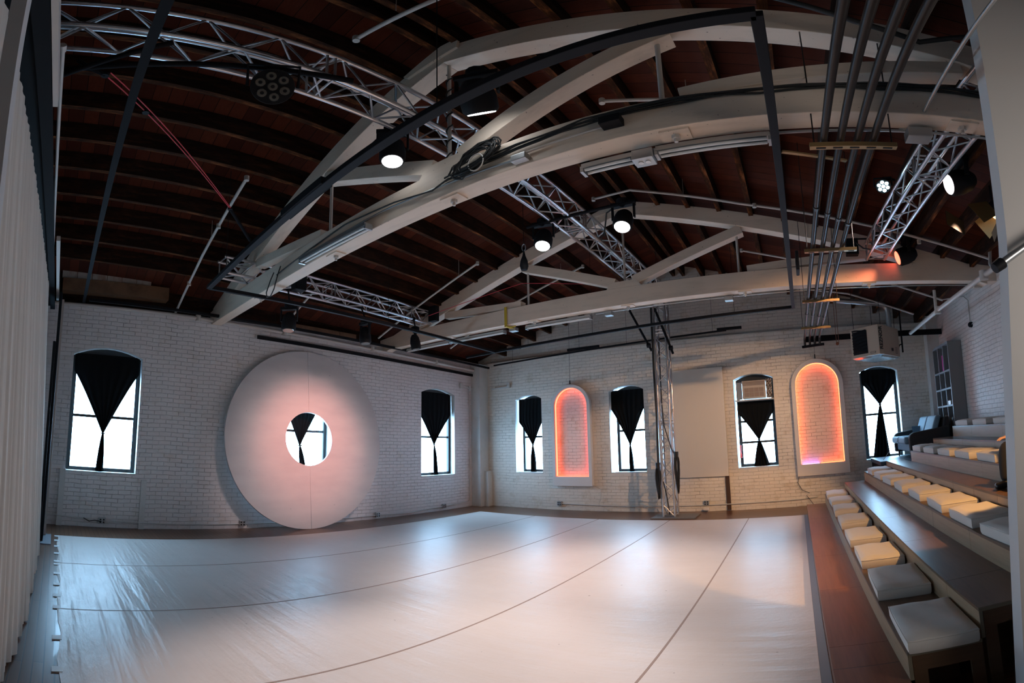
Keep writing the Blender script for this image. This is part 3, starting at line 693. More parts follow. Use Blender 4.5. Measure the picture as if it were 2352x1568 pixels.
# ------------------------------------------------------------------ stage lights
def aim(o, d):
    o.rotation_euler = Vector(d).to_track_quat('-Z', 'Y').to_euler()
def lamp(name, loc, d, energy, col, size, blend=.5, rad=.06):
    L = bpy.data.lights.new(name, 'SPOT'); L.energy = energy; L.color = col; L.spot_size = math.radians(size); L.spot_blend = blend; L.shadow_soft_size = rad
    o = bpy.data.objects.new(name, L); COL.objects.link(o); o.location = loc; aim(o, d); return o
def moving_head(lb, lens, f, lensmat, hang, cat='spotlight', R_=.10, group=None):
    """lens centre and facing direction f; hang = point it is clamped to"""
    lens = Vector(lens); f = Vector(f).normalized(); hang = Vector(hang)
    P = thing('stage_light', lb, cat, lens, group)
    c = lens - f*.16
    MB().lathe(lens, -f, [(0,R_*1.02),(.03,R_*1.18),(.14,R_*1.2),(.24,R_*1.0),(.30,R_*.6)], 22).build('housing', 'black', P, True)
    MB().lathe(lens, f, [(0,R_*.93),(.006,R_*.90)], 24).build('lens', lensmat, P)
    side = f.cross(Vector((0,0,1)));
    if side.length < .1: side = Vector((1,0,0))
    side.normalize(); base = c+Vector((0,0,.22)) if abs(f.z) > .5 else c+Vector((0,0,.24))
    g = MB()
    for s_ in (-1,1): g.beam(c+side*s_*R_*1.35, base+side*s_*R_*1.35, .05,.02, side)
    g.beam(base-side*R_*1.45, base+side*R_*1.45, .10, .05); g.build('yoke', 'black', P, bevel=.005)
    MB().lathe(base, (0,0,1), [(0,.085),(.07,.085),(.09,.05)], 14).build('base', 'black', P, True)
    g = MB().tube([base+Vector((0,0,.08)), hang], .014, 8); g.lathe(hang-Vector((0,.02,0)),(0,1,0),[(0,.04),(.04,.04)],12); g.build('clamp', 'blackm', P)
    return P
# bars carrying the heads either side of the middle truss
for y,lb in ((3.02,'black outrigger bar clamped across the central truss before the near timber truss'),(5.66,'black outrigger bar clamped across the central truss between the timber trusses')):
    bar('outrigger_bar', lb, 'bar', (5.1,y,4.73), (6.65,y,4.73), .045, .045, 'blackm', True)
FD = {'a':(-.22,.59,-.78),'b':(.1,-.1,-.98),'c':(0,-.42,-.9),'d':(.1,-.38,-.92)}
moving_head('black moving head at the right of the near outrigger, its lit lens tilted away', (6.43,2.98,4.37), FD['a'], 'lens_on', (6.43,3.02,4.73), R_=.115)
moving_head('lit moving head at the left of the near outrigger, below the sloping timber chord', (5.40,3.02,4.37), FD['b'], 'lens_on', (5.36,3.02,4.73))
moving_head('brightly lit moving head right of the central truss in front of the far timber truss', (6.47,5.64,4.38), FD['c'], 'lens_on', (6.47,5.66,4.73), R_=.105)
moving_head('brightly lit moving head left of the central truss in front of the far timber truss', (5.33,5.67,4.38), FD['d'], 'lens_on', (5.33,5.66,4.73), R_=.105)
moving_head('side-facing spotlight with a pinkish white lens on the right box truss', (10.12,5.0,4.30), (-.95,.05,-.3), 'lens_soft', (10.05,4.95,4.50), R_=.13)
moving_head('spotlight with a glowing red lens on the far end of the right box truss', (10.05,7.25,4.23), (-.95,.05,-.3), 'lens_red', (9.9,7.1,4.50), R_=.12)
moving_head('unlit black moving head hanging above the disc beside the black frame', (1.72,6.84,3.60), (.1,.1,-1), 'glassy', (1.68,6.8,4.23), R_=.085)
moving_head('dark unlit moving head behind the long black rail, above the right of the disc', (1.75,5.55,3.52), (.1,0,-1), 'glassy', (1.66,5.5,4.23), R_=.09)
moving_head('dark unlit moving head behind the long black rail, above the left of the disc', (1.75,3.98,3.52), (.1,-.1,-1), 'glassy', (1.75,3.95,4.23), R_=.10)
moving_head('dark spotlight with a bulky body hanging below the near end of the right box truss', (9.42,3.95,4.28), (-.6,.2,-.7), 'glassy', (9.78,3.9,4.50), R_=.13)
def par(lb, c, f, on, D=.27, hang=None, m=None):
    c = Vector(c); f = Vector(f).normalized(); P = thing('par_light', lb, 'spotlight', c)
    R_ = D/2
    MB().lathe(c, -f, [(0,R_),(.05,R_*1.03),(.12,R_*.85),(.16,R_*.4)], 24, cap0=True).build('housing', 'black', P, True)
    s_ = f.cross(Vector((0,0,1))).normalized(); u = s_.cross(f)
    for k in range(7):
        o = Vector((0,0,0)) if k == 6 else (s_*math.cos(k*PI/3+.35)+u*math.sin(k*PI/3+.35))*R_*.60
        g = MB().lathe(c+o+f*.004, f, [(0,R_*.25),(.012,R_*.22)], 16)
        lo = g.build('lens', m if on else 'glassy', P, True)
        if not on: MB().lathe(c+o+f*.017, f, [(0,R_*.10),(.004,R_*.09)], 12).build('led_chip', 'black', lo, True)
    g = MB().tube([c+s_*R_*1.15-f*.05, c+s_*R_*1.15+u*R_*1.2-f*.07, c-s_*R_*1.15+u*R_*1.2-f*.07, c-s_*R_*1.15-f*.05], .012, 6); g.build('bracket', 'black', P)
    if hang: MB().tube([c+u*R_*1.2-f*.07, hang], .014, 6).build('clamp', 'blackm', P)
par('unlit seven-lens lamp facing the viewer under the central truss at the upper left', (5.80,1.66,4.34), (.66,-.27,-.68), False, .29, (5.8,1.7,4.6))
par('small seven-lens lamp glowing icy white right of the iron pipes', (9.48,5.28,4.40), (-.2,-.84,-.5), True, .165, (9.62,5.3,4.5), 'lens_blue')
P = thing('fresnel_light', 'warm glowing lamp with open barn doors at the edge of the pale near wall', 'spotlight', (10.66,5.12,4.04))
c = Vector((10.66,5.12,4.04)); f = Vector((-.72,.42,-.50)).normalized()
MB().lathe(c,-f,[(0,.12),(.05,.13),(.2,.13),(.26,.08)],20).build('housing','black',P,True)
MB().lathe(c,f,[(0,.108),(.02,.10),(.035,.06)],20).build('lens','lens_warm',P,True)
s_ = f.cross(Vector((0,0,1))).normalized(); u = s_.cross(f)
hb = Vector((-.67,.74,0)); hs = Vector((.74,.67,0)); pb_ = Vector((10.50,5.28,3.95))+hb*.25+Vector((0,0,.032))
MB().add([pb_+hs*sx*.22+Vector((0,0,zz))+hb*tt for tt in (0,.004) for sx,zz in ((-1,-.045),(1,-.045),(1,.14),(-1,.14))],[(0,1,2,3),(7,6,5,4),(0,4,5,1),(1,5,6,2),(2,6,7,3),(3,7,4,0)]).build('barn_door','blackm',P)  # top door: plate added and placed to block the beam toward the far truss
for o,w in ((-u*.13,s_),(s_*.13,u),(-s_*.13,u)):
    a = c+o; e = a+f*.2+o*1.0; MB().add([a-w*.11,a+w*.11,e+w*.15,e-w*.15,a-w*.11-f*.004,a+w*.11-f*.004,e+w*.15-f*.004,e-w*.15-f*.004],[(0,1,2,3),(4,5,6,7),(0,1,5,4),(2,3,7,6)]).build('barn_door','barn',P)
MB().tube([c+Vector((0,0,.12)),(10.66,5.14,roofz(10.66,5.14))],.014,6).build('clamp','blackm',P)
# perforated black boxes on the left truss
for c_,s_,lb in (((2.02,4.0,4.30),(.16,.20,.34),'black perforated box fixture on the left box truss behind the near timber'),((1.95,7.10,4.34),(.20,.12,.32),'black flood lamp on the far end of the left box truss')):
    P = thing('flood_light', lb, 'spotlight', c_)
    MB().box(c_[0]-s_[0]/2,c_[0]+s_[0]/2,c_[1]-s_[1]/2,c_[1]+s_[1]/2,c_[2]-s_[2]/2,c_[2]+s_[2]/2).build('housing','black',P,bevel=.012)
    g = MB().box(c_[0]+s_[0]/2,c_[0]+s_[0]/2+.004,c_[1]-s_[1]/2+.02,c_[1]+s_[1]/2-.02,c_[2]-s_[2]/2+.02,c_[2]+s_[2]/2-.02)
    g.build('grille','dkgrey',P)
    MB().tube([(c_[0],c_[1],c_[2]),(c_[0]-.25,c_[1],4.45)],.014,6).build('clamp','blackm',P)
P = thing('flood_light','black flood lamp in a yoke beside the red-lit spotlight, above the far truss','spotlight',(9.35,7.15,4.30))
MB().box(9.26,9.44,7.05,7.18,4.24,4.5).build('housing','black',P,bevel=.01); MB().tube([(9.35,7.1,4.5),(9.6,7.1,4.5)],.013,6).build('clamp','blackm',P)
tag(MB().box(8.49,8.53,6.0,6.25,3.66,3.92).build('flat_speaker','black',None,bevel=.01),'thin black panel speaker fixed to the right side rail of the hanging frame','speaker')
line('black cables hanging between the flood lamp and the far end of the right truss', [(9.35,7.1,4.5),(9.5,7.0,4.30),(9.6,6.95,4.26),(9.72,6.9,4.4)], .012, 'cable','loose_cable','cable')
line('black cable drooping from the central truss to the far left moving head', [(5.46,5.9,4.72),(5.40,5.8,4.55),(5.36,5.75,4.50),(5.33,5.7,4.62)], .010, 'cable','loose_cable','cable')
line('black cable reaching from the far truss peak to the right moving head', [(5.75,6.8,4.9),(6.05,6.2,4.95),(6.3,5.9,4.85),(6.45,5.7,4.72)], .012, 'cable','loose_cable','cable')
line('thick black cable swag strung under the ridge behind the four pipes', [(8.3,2.9,4.98),(8.9,3.0,4.66),(9.3,3.05,4.5),(9.9,2.9,4.62)], .022, 'cable','loose_cable','cable')

# ------------------------------------------------------------------ big disc
P = thing('ring_disc', 'huge pale round disc with a hole, leaning on the left brick wall', 'sculpture', (.42,5.33,0))
th = math.atan2(.34, 3.6); ax_y = Vector((0,1,0)); ax_v = Vector((-math.sin(th),0,math.cos(th))); nrm = Vector((math.cos(th),0,math.sin(th)))
cen = Vector((.40,5.33,0)) + ax_v*1.80; Ro, Ri, Tk = 1.80, .535, .05
def ring(g, d0, d1, a0, a1, N=96, ro=Ro, ri=Ri):
    o = len(g.v)
    for i in range(N+1):
        q = a0+(a1-a0)*i/N; dirv = ax_y*math.cos(q)+ax_v*math.sin(q)
        for r_, d in ((ro,d1),(ro,d0),(ri,d0),(ri,d1)): g.v.append(cen+dirv*r_+nrm*d)
    for i in range(N):
        for k in range(4):
            l = (k+1) % 4; g.f.append((o+i*4+k, o+i*4+l, o+(i+1)*4+l, o+(i+1)*4+k))
    g.f.append((o,o+1,o+2,o+3)); g.f.append((o+N*4,o+N*4+1,o+N*4+2,o+N*4+3))
for s_ in (0,1):
    e = .0016; g = MB(); ring(g, -Tk/2, Tk/2, PI/2+e+s_*PI, PI/2+PI-e+s_*PI); g.build('half_panel', 'disc', P)
for q in (.35,1.2,1.95,2.8,3.6,4.4,5.1,5.9):
    c = cen+(ax_y*math.cos(q)+ax_v*math.sin(q))*1.45+nrm*(Tk/2); MB().lathe(c,nrm,[(0,.010),(.002,.010)],8).build('screw_head', 'steel', P)

# ------------------------------------------------------------------ glowing arches
def arch(lb, x0, x1, z0, zs, in0, in1, inz, ledmat, violet=False, cable=None):
    """outer from x0..x1, base z0, springing zs; inner in0..in1 from inz"""
    P = thing('arch_light', lb, 'light frame', ((x0+x1)/2, YB-.06, z0))
    cx = (x0+x1)/2; R_ = (x1-x0)/2; ci = (in0+in1)/2; r_ = (in1-in0)/2; y0, y1 = YB-.13, YB-.01; N = 28
    out = [(x0,z0)]+[(cx-R_*math.cos(PI*k/N), zs+R_*math.sin(PI*k/N)) for k in range(N+1)]+[(x1,z0)]
    inn = [(in0,inz)]+[(ci-r_*math.cos(PI*k/N), zs+r_*math.sin(PI*k/N)) for k in range(N+1)]+[(in1,inz)]
    g = MB(); o = 0; n = len(out)
    for d in (y0,y1):
        g.v += [Vector((u,d,v)) for u,v in out]; g.v += [Vector((u,d,v)) for u,v in inn]
    for k in range(n-1):
        for b0 in (0, 2*n): g.f.append((b0+k,b0+k+1,b0+n+k+1,b0+n+k))
        g.f.append((k,k+1,2*n+k+1,2*n+k)); g.f.append((n+k,n+k+1,3*n+k+1,3*n+k))
    g.f.append((0,n,2*n-1,n-1)); g.f.append((2*n,3*n,4*n-1,3*n-1)); g.f.append((0,n-1,3*n-1,2*n)); g.f.append((n,2*n-1,4*n-1,3*n))
    g.build('arch_frame', 'arch', P, bevel=.008)
    def strip_pts(a, b_): return [(u,v) for u,v in inn[a:b_]]
    def band(pts, mt, y0=YB-.085, y1=YB-.02):
        g = MB(); n = len(pts)
        g.v += [Vector((u,y0,v)) for u,v in pts]+[Vector((u,y1,v)) for u,v in pts]
        g.f += [(k,k+1,n+k+1,n+k) for k in range(n-1)]
        o_ = g.build('light_strip', mt, P, True); so = o_.modifiers.new('solid','SOLIDIFY'); so.thickness = .004; so.offset = 0
    e_ = .004
    band([(in0+e_,inz+.01)]+[(ci-(r_-e_)*math.cos(PI*k/N), zs+(r_-e_)*math.sin(PI*k/N)) for k in range(N+1)]+[(in1-e_,inz+.01)], ledmat)
    if violet:
        band([(in0+.03,inz+e_),(in0+.42*(in1-in0),inz+e_)], 'ledv'); band([(in0+.45*(in1-in0),inz+e_),(in1-.02,inz+e_)], ledmat)
    else: band([(in0+.02,inz+e_),(in1-.02,inz+e_)], ledmat)
    ztop = zs+R_
    MB().tube([(cx,YB-.09,ztop-.005),(cx,YB-.09,ztop+.10)], .012, 6).build('hook', 'black', P)
    MB().tube([(cx,YB-.09,ztop+.1),(cx,YB-.05,5.2)], .0035, 5).build('suspension_wire', 'black', P)
    return P
arch('smaller white arch frame glowing coral inside, near the room corner', 2.41,3.50,.63,2.63, 2.50,3.41,.87, 'led')
arch('larger white arch frame glowing orange with a violet corner, left of the sofa window', 8.29,9.45,.69,2.70, 8.385,9.35,.95, 'led2', True)
line('thin white cable trailing down from the smaller glowing arch', [(3.5,10.9,.66),(3.68,10.96,.55),(3.66,10.97,.3),(3.6,10.97,.18),(3.9,10.95,.02),(4.6,10.93,.015)], .005, 'wpaint','power_cable','cable')
line('thin dark cable trailing down from the larger glowing arch', [(8.32,10.88,.7),(8.28,10.96,.55),(8.36,10.95,.38),(8.52,10.95,.3),(8.45,10.95,.25),(8.6,10.9,.02)], .006, 'cable','power_cable','cable')
tag(MB().box(5.50,6.77,10.93,10.965,.80,3.27).build('wall_panel','panel',None,bevel=.004), 'plain tall cream panel hung on the back wall right of the tower', 'panel')
tag(MB().box(6.68,6.77,10.965,10.995,.02,.80).build('wood_strip','brownstrip'), 'dark brown upright wood strip below the cream wall panel', 'strip')

# ------------------------------------------------------------------ wall conduits and outlets near the floor
def outlet(lb, c, ax, s_=(.12,.11)):
    P = thing('wall_outlet', lb, 'outlet', c)
    if ax == 'x': MB().box(0.005,.055,c[1]-s_[0]/2,c[1]+s_[0]/2,c[2]-s_[1]/2,c[2]+s_[1]/2).build('box_body','steel',P,bevel=.005); q=[(.056,c[1]+dy,c[2]) for dy in (-.028,.028)]; n=(1,0,0)
    else: MB().box(c[0]-s_[0]/2,c[0]+s_[0]/2,YB-.055,YB-.005,c[2]-s_[1]/2,c[2]+s_[1]/2).build('box_body','steel',P,bevel=.005); q=[(c[0]+dx,YB-.056,c[2]) for dx in (-.028,.028)]; n=(0,-1,0)
    for p in q:
        for dz in (-.024,.024): MB().lathe((p[0],p[1],p[2]+dz),n,[(0,.016),(.003,.015)],10).build('socket','black',P)
outlet('outlet box with a black plug low on the left wall under the leftmost window',(0,1.43,.13),'x')
outlet('outlet box low on the left wall just left of the disc',(0,4.05,.11),'x')
outlet('outlet box low on the left wall just right of the disc',(0,7.28,.10),'x')
outlet('outlet box low on the left wall nearest the room corner',(0,9.46,.12),'x')
outlet('outlet box low on the back wall under the smaller glowing arch',(2.53,11,.17),'y')
outlet('outlet box low on the back wall between the tower and the brown strip',(6.22,11,.20),'y')
pts = [(.03,.4,.20),(.03,1.4,.13),(.03,3.0,.10),(.03,4.1,.10),(.03,5.5,.09),(.03,7.3,.09),(.035,8.3,.06),(.03,8.7,.09),(.03,9.5,.11),(.03,10.45,.16)]
line('white surface conduit running low along the left brick wall', pts, .011, 'reveal')
line('white surface conduit running low along the back wall', [(2.55,10.97,.17),(4.5,10.97,.14),(6.2,10.97,.15),(8.3,10.97,.17),(8.7,10.97,.2)], .011, 'reveal')
line('thin white cable looping near the leftmost outlet', [(.05,1.1,.17),(.08,1.2,.12),(.07,1.3,.14),(.06,1.42,.12)], .008, 'cable','power_cable','cable')
line('vertical painted conduit on the left wall by the corner pilaster', [(.02,10.50,3.3),(.02,10.50,.2),(.02,10.4,.15)], .010, 'reveal')
for (y,z) in ((10.17,3.36),(10.45,3.34)):
    pass
g = MB().lathe((.05,10.14,3.25),(0,0,1),[(0,.05),(.14,.05)],10).beam((.04,10.14,3.3),(.04,10.62,3.27),.03,.03); g.lathe((.05,10.5,3.22),(0,0,1),[(0,.04),(.12,.04)],10)
tag(g.build('capped_pipe','reveal',None,True),'white painted capped pipe stub on the left wall beside the corner','pipe')
g = MB().lathe((1.05,10.95,3.25),(0,0,1),[(0,.05),(.13,.05)],10).beam((.45,10.96,3.26),(1.05,10.96,3.28),.03,.03)
tag(g.build('capped_pipe','reveal',None,True),'white painted capped pipe stub on the back wall beside the corner','pipe')
tag(MB().box(6.16,6.3,10.86,10.92,.04,.1).build('plug_adapter','white',None,bevel=.01),'small white adapter hanging below the back wall outlet','plug')

# ------------------------------------------------------------------ dance floor
strips = [(.88,2.483),(2.483,4.087),(4.087,5.66),(5.66,7.27),(7.27,8.36)]
names = ['strip of white dance vinyl along the left brick wall','second strip of white dance vinyl from the left wall','middle strip of white dance vinyl','fourth strip of white dance vinyl, leading to the air conditioner window','strip of white dance vinyl along the bleachers']
for (a,c),lb in zip(strips,names):
    e = .004; x1 = c-e if c < 8.3 else 8.36
    g = MB(); ny = 60; y0, y1 = .66, 9.87
    rr = random.Random(int(a*10))
    def top(i,j): return None
    nx = 6
    for i in range(nx+1):
        for j in range(ny+1):
            x = a+e+(x1-a-e)*i/nx; y = y0+(y1-y0)*j/ny
            if j == 0: y += .015*math.sin(i*1.7+a)
            z = .006
            g.v.append(Vector((x,y,z)))
    for i in range(nx):
        for j in range(ny): q = i*(ny+1)+j; g.f.append((q,q+ny+1,q+ny+2,q+1))
    o = g.build('vinyl_strip','marley',None,True,origin=O0); tag(o, lb, 'dance floor', 'white vinyl dance floor strips')
for x,lb in ((2.483,'first from the left wall'),(4.087,'second from the left wall'),(5.66,'third from the left wall'),(7.27,'nearest the bleachers')):
    tag(MB().box(x-.009,x+.009,.68,9.86,.0,.0075).build('seam_tape','seam'), 'thin brown seam between dance floor strips, '+lb, 'seam tape', 'dance floor seams')
tag(MB().box(8.362,8.425,.66,9.87,.0,.0065).build('edge_tape','tape'), 'wide grey tape border between the white floor and the bleachers', 'tape')
for k,x in enumerate((.95,1.25,1.62,2.02,2.42,2.55,2.95,3.35,3.72,4.05,4.75,5.3)):
    tag(MB().box(x-.04,x+.04,.61,.68,.0,.009).build('tape_tab','wtape'), 'white tape tab at the drape end of the dance floor, %s from the wall' % ORD[k], 'tape', 'white tape tabs by the drape')

# ------------------------------------------------------------------ left drape, soffit and side flat
g = MB(); nu, nv = 1000, 20
def dr(a, v):
    x = 1.62+a*5.6; k = 1-v            # v: 0 bottom, 1 top
    z = .015+3.80*v
    yb_ = .385 if x < 3.8 else (.385-.012*(x-3.8) if x < 4.7 else .374-.075*(x-4.7))
    yt_ = .245-.018*(x-1); y = yb_+(yt_-yb_)*v
    amp = .024*(1-.75*v)
    f_ = math.sin(x*58+1.8*math.sin(x*4.7))*amp*.8 + math.sin(x*17+2)*amp*.5 + math.sin(x*131)*amp*.2
    f_ += .012*(1-v)**6*math.sin(x*9)
    return (x+.02*math.sin(x*23)*(1-v), y+f_*.9, z)
g.grid(nu, nv, dr)
tag(g.build('drape', 'drape', None, True), 'long pleated white drape hanging down the left edge of the picture', 'curtain')
P = thing('soffit_beam','charcoal beam over the white drape running overhead from the left wall','beam',(3.4,.25,3.82))
MB().box(.3,8.0,.24,.295,3.80,4.06).build('beam_body','dkgrey',P)
MB().box(.3,8.0,.295,.318,3.80,3.85).build('bottom_flange','dkgrey',P)
MB().box(.3,8.0,.10,.235,3.86,4.2).build('backing_board','black',P)
MB().box(5.78,8.0,.322,.352,3.80,3.92).build('white_batten','wpaint',P,label='white batten along the top of the beam')
MB().box(.9,3.4,.345,.385,3.80,3.86).build('white_batten','wpaint',P,label='short white batten near the wall')
P = thing('side_flat','narrow dark upright panel standing at the wall end of the white drape','panel',(1.2,.42,0))
MB().box(.98,1.40,.40,.44,.0,3.80).build('panel_face','dkgrey',P)
MB().box(.90,.98,.42,.475,.0,3.80).build('edge_strip','wpaint',P,label='white edge strip')
MB().box(1.40,1.52,.36,.40,.0,3.0).build('back_post','black',P)
tag(MB().box(.88,1.55,.36,.56,.0,.015).build('floor_plate','tape'),'small grey foot plate under the dark side panel','plate')
# pale grey post close to the viewer at the upper left
tag(MB().box(7.08,7.16,.262,.306,0,4.05).build('grey_post','wallw'),'pale grey upright board at the upper left corner in front of the white drape','post')
MBp = MB().tube([(6.07,.352,4.10),(1.9,.27,4.10)], .014, 10).lathe((6.07,.352,4.10),(1,0,0),[(-.03,.02),(.03,.022)],10)
tag(MBp.build('capped_pipe','wpaint',None,True),'white capped pipe beside the charcoal beam at the upper left','pipe')

# ------------------------------------------------------------------ bleachers
tx = [8.43,8.80,9.21,9.62,10.03,10.38,10.80,11.20,W]; tz = [.20,.39,.59,.78,.97,1.16,1.35,1.54]; ye = [9.95,9.93,9.93,9.92,9.62,8.95,8.85,8.85]
nm = ['lowest reddish step of the bleachers beside the dance floor','lowest cushioned seat tier of the bleachers','first bare walkway tier between the two lower cushion rows','second cushioned seat tier of the bleachers','second bare walkway tier, below the third cushion row','third cushioned seat tier of the bleachers','third bare walkway tier, below the top cushion row','topmost cushioned tier against the right wall']
for k in range(8):
    y0 = 2.92 if k else -1.0; y1 = ye[k]; x0, x1, z = tx[k], tx[k+1], tz[k]; pt = .022
    P = thing('bleacher_tier', nm[k], 'bleacher', ((x0+x1)/2,(y0+y1)/2,0), 'bleacher tiers')
    tm = 'step' if k == 0 else 'tread'
    segs = [1.22]; yy = y1; g = MB()
    ys = []
    off = .5*(k % 2)*1.22+.35
    yc = y1-off
    while yc > y0+.05: ys.append(yc); yc -= 1.22
    cuts = [y1]+ys+[y0]
    for a,c in zip(cuts[:-1],cuts[1:]): g.box(x0,x1+(.0 if k<7 else 0),c+.0015,a-.0015,z-pt,z)
    g.build('tread', tm, P)
    g = MB()
    for a,c in zip(cuts[:-1],cuts[1:]): g.box(x0+.001,x0+pt,c+.0015,a-.0015,(tz[k-1] if k else 0)+.0,z-pt)
    g.build('riser', 'ply' if k else 'step', P)
    for yy_,nm_ in ((y1-.02,'end_panel'),):
        MB().box(x0+pt,x1,yy_,yy_+.018,0,z-pt).build(nm_,'ply_end',P)
    if k:
        g = MB(); ya = y0+.001
        w = .075
        g.box(x0+pt+.002,x1-.002,ya,ya+.02,z-pt-.11,z-pt)
        g.box(x0+pt+.002,x0+pt+w,ya,ya+.02,0,z-pt-.11); g.box(x1-w,x1-.002,ya,ya+.02,0,z-pt-.11)
        g.build('end_frame','ply_end',P)
        e = MB().box(x0,x1,y0-.004,y0,z-pt-.002,z-.001).box(x0,x0+.02,y0-.004,y0,(tz[k-1]),z-pt); e.build('edge_banding','ply_edge',P)
        MB().box(x0+pt+.06,x1-.07,y0+.25,y0+.27,0,z-.2).build('inner_panel','ply_end',P)

# cushions
def cushion_proto():
    P = thing('seat_cushion','x','cushion',(0,0,0),'cream seat cushions on the bleachers')
    g = MB(); hx, hy, h = .190, .285, .108; n = 14
    def cm(u):  # rounded profile
        return u
    top = []
    def fn(a, b_):
        x = (a*2-1); y = (b_*2-1)
        k = (max(abs(x),abs(y)))
        d = (1-abs(x)**6)*(1-abs(y)**6)
        return (x*hx*(1-.012*(abs(y)**8)), y*hy*(1-.012*(abs(x)**8)), h-.018+.018*max(0,d)**.35+.004*math.sin(x*5+y*3))
    N = 14; g.grid(N,N,fn)
    o = len(g.v); idx = lambda i,j: i*(N+1)+j
    rim = [(i,0) for i in range(N)]+[(N,j) for j in range(N)]+[(N-i,N) for i in range(N)]+[(0,N-j) for j in range(N)]
    levels = (.080,.055,.02,.0); prev = [idx(i,j) for i,j in rim]
    for li,zl in enumerate(levels):
        cur = []
        for (i,j) in rim:
            v = fn(i/N,j/N); s_ = (1.018,1.022,1.016,.985)[li]; g.v.append(Vector((v[0]*s_,v[1]*s_,zl))); cur.append(len(g.v)-1)
        for k in range(len(rim)): l = (k+1)%len(rim); g.f.append((prev[k],prev[l],cur[l],cur[k]))
        prev = cur
    g.f.append(tuple(prev))
    g.build('cushion_body','cushion',P,True)
    pts = []
    for (i,j) in rim: v = fn(i/N,j/N); pts.append((v[0]*1.02,v[1]*1.02,.084))
    MB().tube(pts,.0035,5,closed=True).build('piping','cushion',P,True)
    return P
proto = cushion_proto(); used = [False]
rows = [(9.005,tz[1],[3.17,4.08,4.92,5.75,6.70,7.62,8.50,9.40],'lowest'),(9.825,tz[3],[9.25,8.40,7.58,6.74,5.92,5.10,4.32,3.56],'second'),(10.60,tz[5],[8.62,7.85,7.07,6.26,5.48],'third'),(11.45,tz[7],[8.53,7.65,6.80],'top')]
for x,z,ys,rn in rows:
    ys = sorted(ys)
    for k,y in enumerate(ys):
        if used[0]: c = copy_tree(proto)
        else: c = proto; used[0] = True
        c.location = (x+random.uniform(-.008,.008),y,z+.001); c.rotation_euler = (0,0,random.uniform(-.04,.04))
        tone = 'grey-looking' if False else 'cream'
        c['label'] = 'square cream cushion on the %s cushion row, %s from its near end' % (rn, ORD[k])
        c['group'] = 'cushions on the %s bleacher row' % rn

# seated person mostly hidden behind the pale wall (only a shin, boot and sleeve show)
def skin_obj(name, pts, edges, radii, m, parent=None, sub=2):
    org = ORG[parent.name] if parent is not None else Vector(pts[0])
    me = bpy.data.meshes.new(name); me.from_pydata([Vector(p)-org for p in pts], edges, []); me.materials.append(M[m])
    o = bpy.data.objects.new(name, me); COL.objects.link(o); ORG[o.name] = org
    if parent is not None: o.parent = parent
    else: o.location = org
    s_ = o.modifiers.new('skin','SKIN'); 
    for i,r_ in enumerate(radii): me.skin_vertices[0].data[i].radius = (r_,r_) if not isinstance(r_,tuple) else r_
    me.skin_vertices[0].data[0].use_root = True; s_.use_smooth_shade = True
    sb = o.modifiers.new('sub','SUBSURF'); sb.levels = sub; sb.render_levels = sub
    return o
hip = Vector((10.62,4.42,1.30))
pts = [hip, hip+Vector((.0,.0,.25)), hip+Vector((-.02,0,.46)), hip+Vector((-.03,0,.56)), hip+Vector((-.04,0,.66)), hip+Vector((-.05,0,.78)),
       hip+Vector((0,.10,0)), (10.24,4.60,1.38), (10.22,4.60,1.03), hip+Vector((0,-.10,0)), (10.26,4.20,1.38), (10.24,4.16,1.03),
       hip+Vector((-.02,.20,.47)), hip+Vector((-.12,.26,.22)), (10.34,4.60,1.46), hip+Vector((-.02,-.20,.47)), hip+Vector((-.12,-.26,.22)), (10.36,4.22,1.46)]
ed = [(0,1),(1,2),(2,3),(3,4),(4,5),(0,6),(6,7),(7,8),(0,9),(9,10),(10,11),(2,12),(12,13),(13,14),(2,15),(15,16),(16,17)]
rd = [.14,.15,.14,.055,.085,.07,.10,.072,.045,.10,.072,.045,.06,.045,.03,.06,.045,.03]
pe = skin_obj('person', pts, ed, rd, 'blkcloth'); tag(pe, 'seated person in dark clothes mostly hidden by the pale near wall', 'person')
for s_ in (-1,1):
    e_ = skin_obj('sleeve', [hip+Vector((-.02,.20*s_,.47)), hip+Vector((-.12,.26*s_,.22)), (10.34,4.41+.19*s_,1.45)], [(0,1),(1,2)], [.075,.058,.045], 'greycloth', pe)
    fx, fy = 10.26, 4.38+.22*s_
    skin_obj('boot', [(fx+.02,fy,1.12),(fx+.02,fy,1.03),(fx-.07,fy,1.005),(fx-.15,fy,1.0)], [(0,1),(1,2),(2,3)], [.055,.05,.042,.034], 'leather', pe)
    # hand resting on the knee: palm, four fingers and a thumb
    hx, hy, hz = 10.29, 4.41+.19*s_, 1.455
    pp = [(hx+.03,hy,hz),(hx-.02,hy,hz+.005)]; ee = [(0,1)]; rr_ = [.026,.030]
    for q,(dy,L) in enumerate(((-.027,.062),(-.009,.072),(.009,.068),(.027,.052))):
        b0 = len(pp); pp += [(hx-.045,hy+dy,hz+.004),(hx-.045-L*.5,hy+dy*1.1,hz-.002),(hx-.045-L,hy+dy*1.15,hz-.022)]; ee += [(1,b0),(b0,b0+1),(b0+1,b0+2)]; rr_ += [.0095,.0085,.0075]
    b0 = len(pp); pp += [(hx-.0,hy-.034*s_,hz-.004),(hx-.03,hy-.055*s_,hz-.014)]; ee += [(0,b0),(b0,b0+1)]; rr_ += [.011,.0085]
    skin_obj('hand', pp, ee, rr_, 'skin', pe, 1)

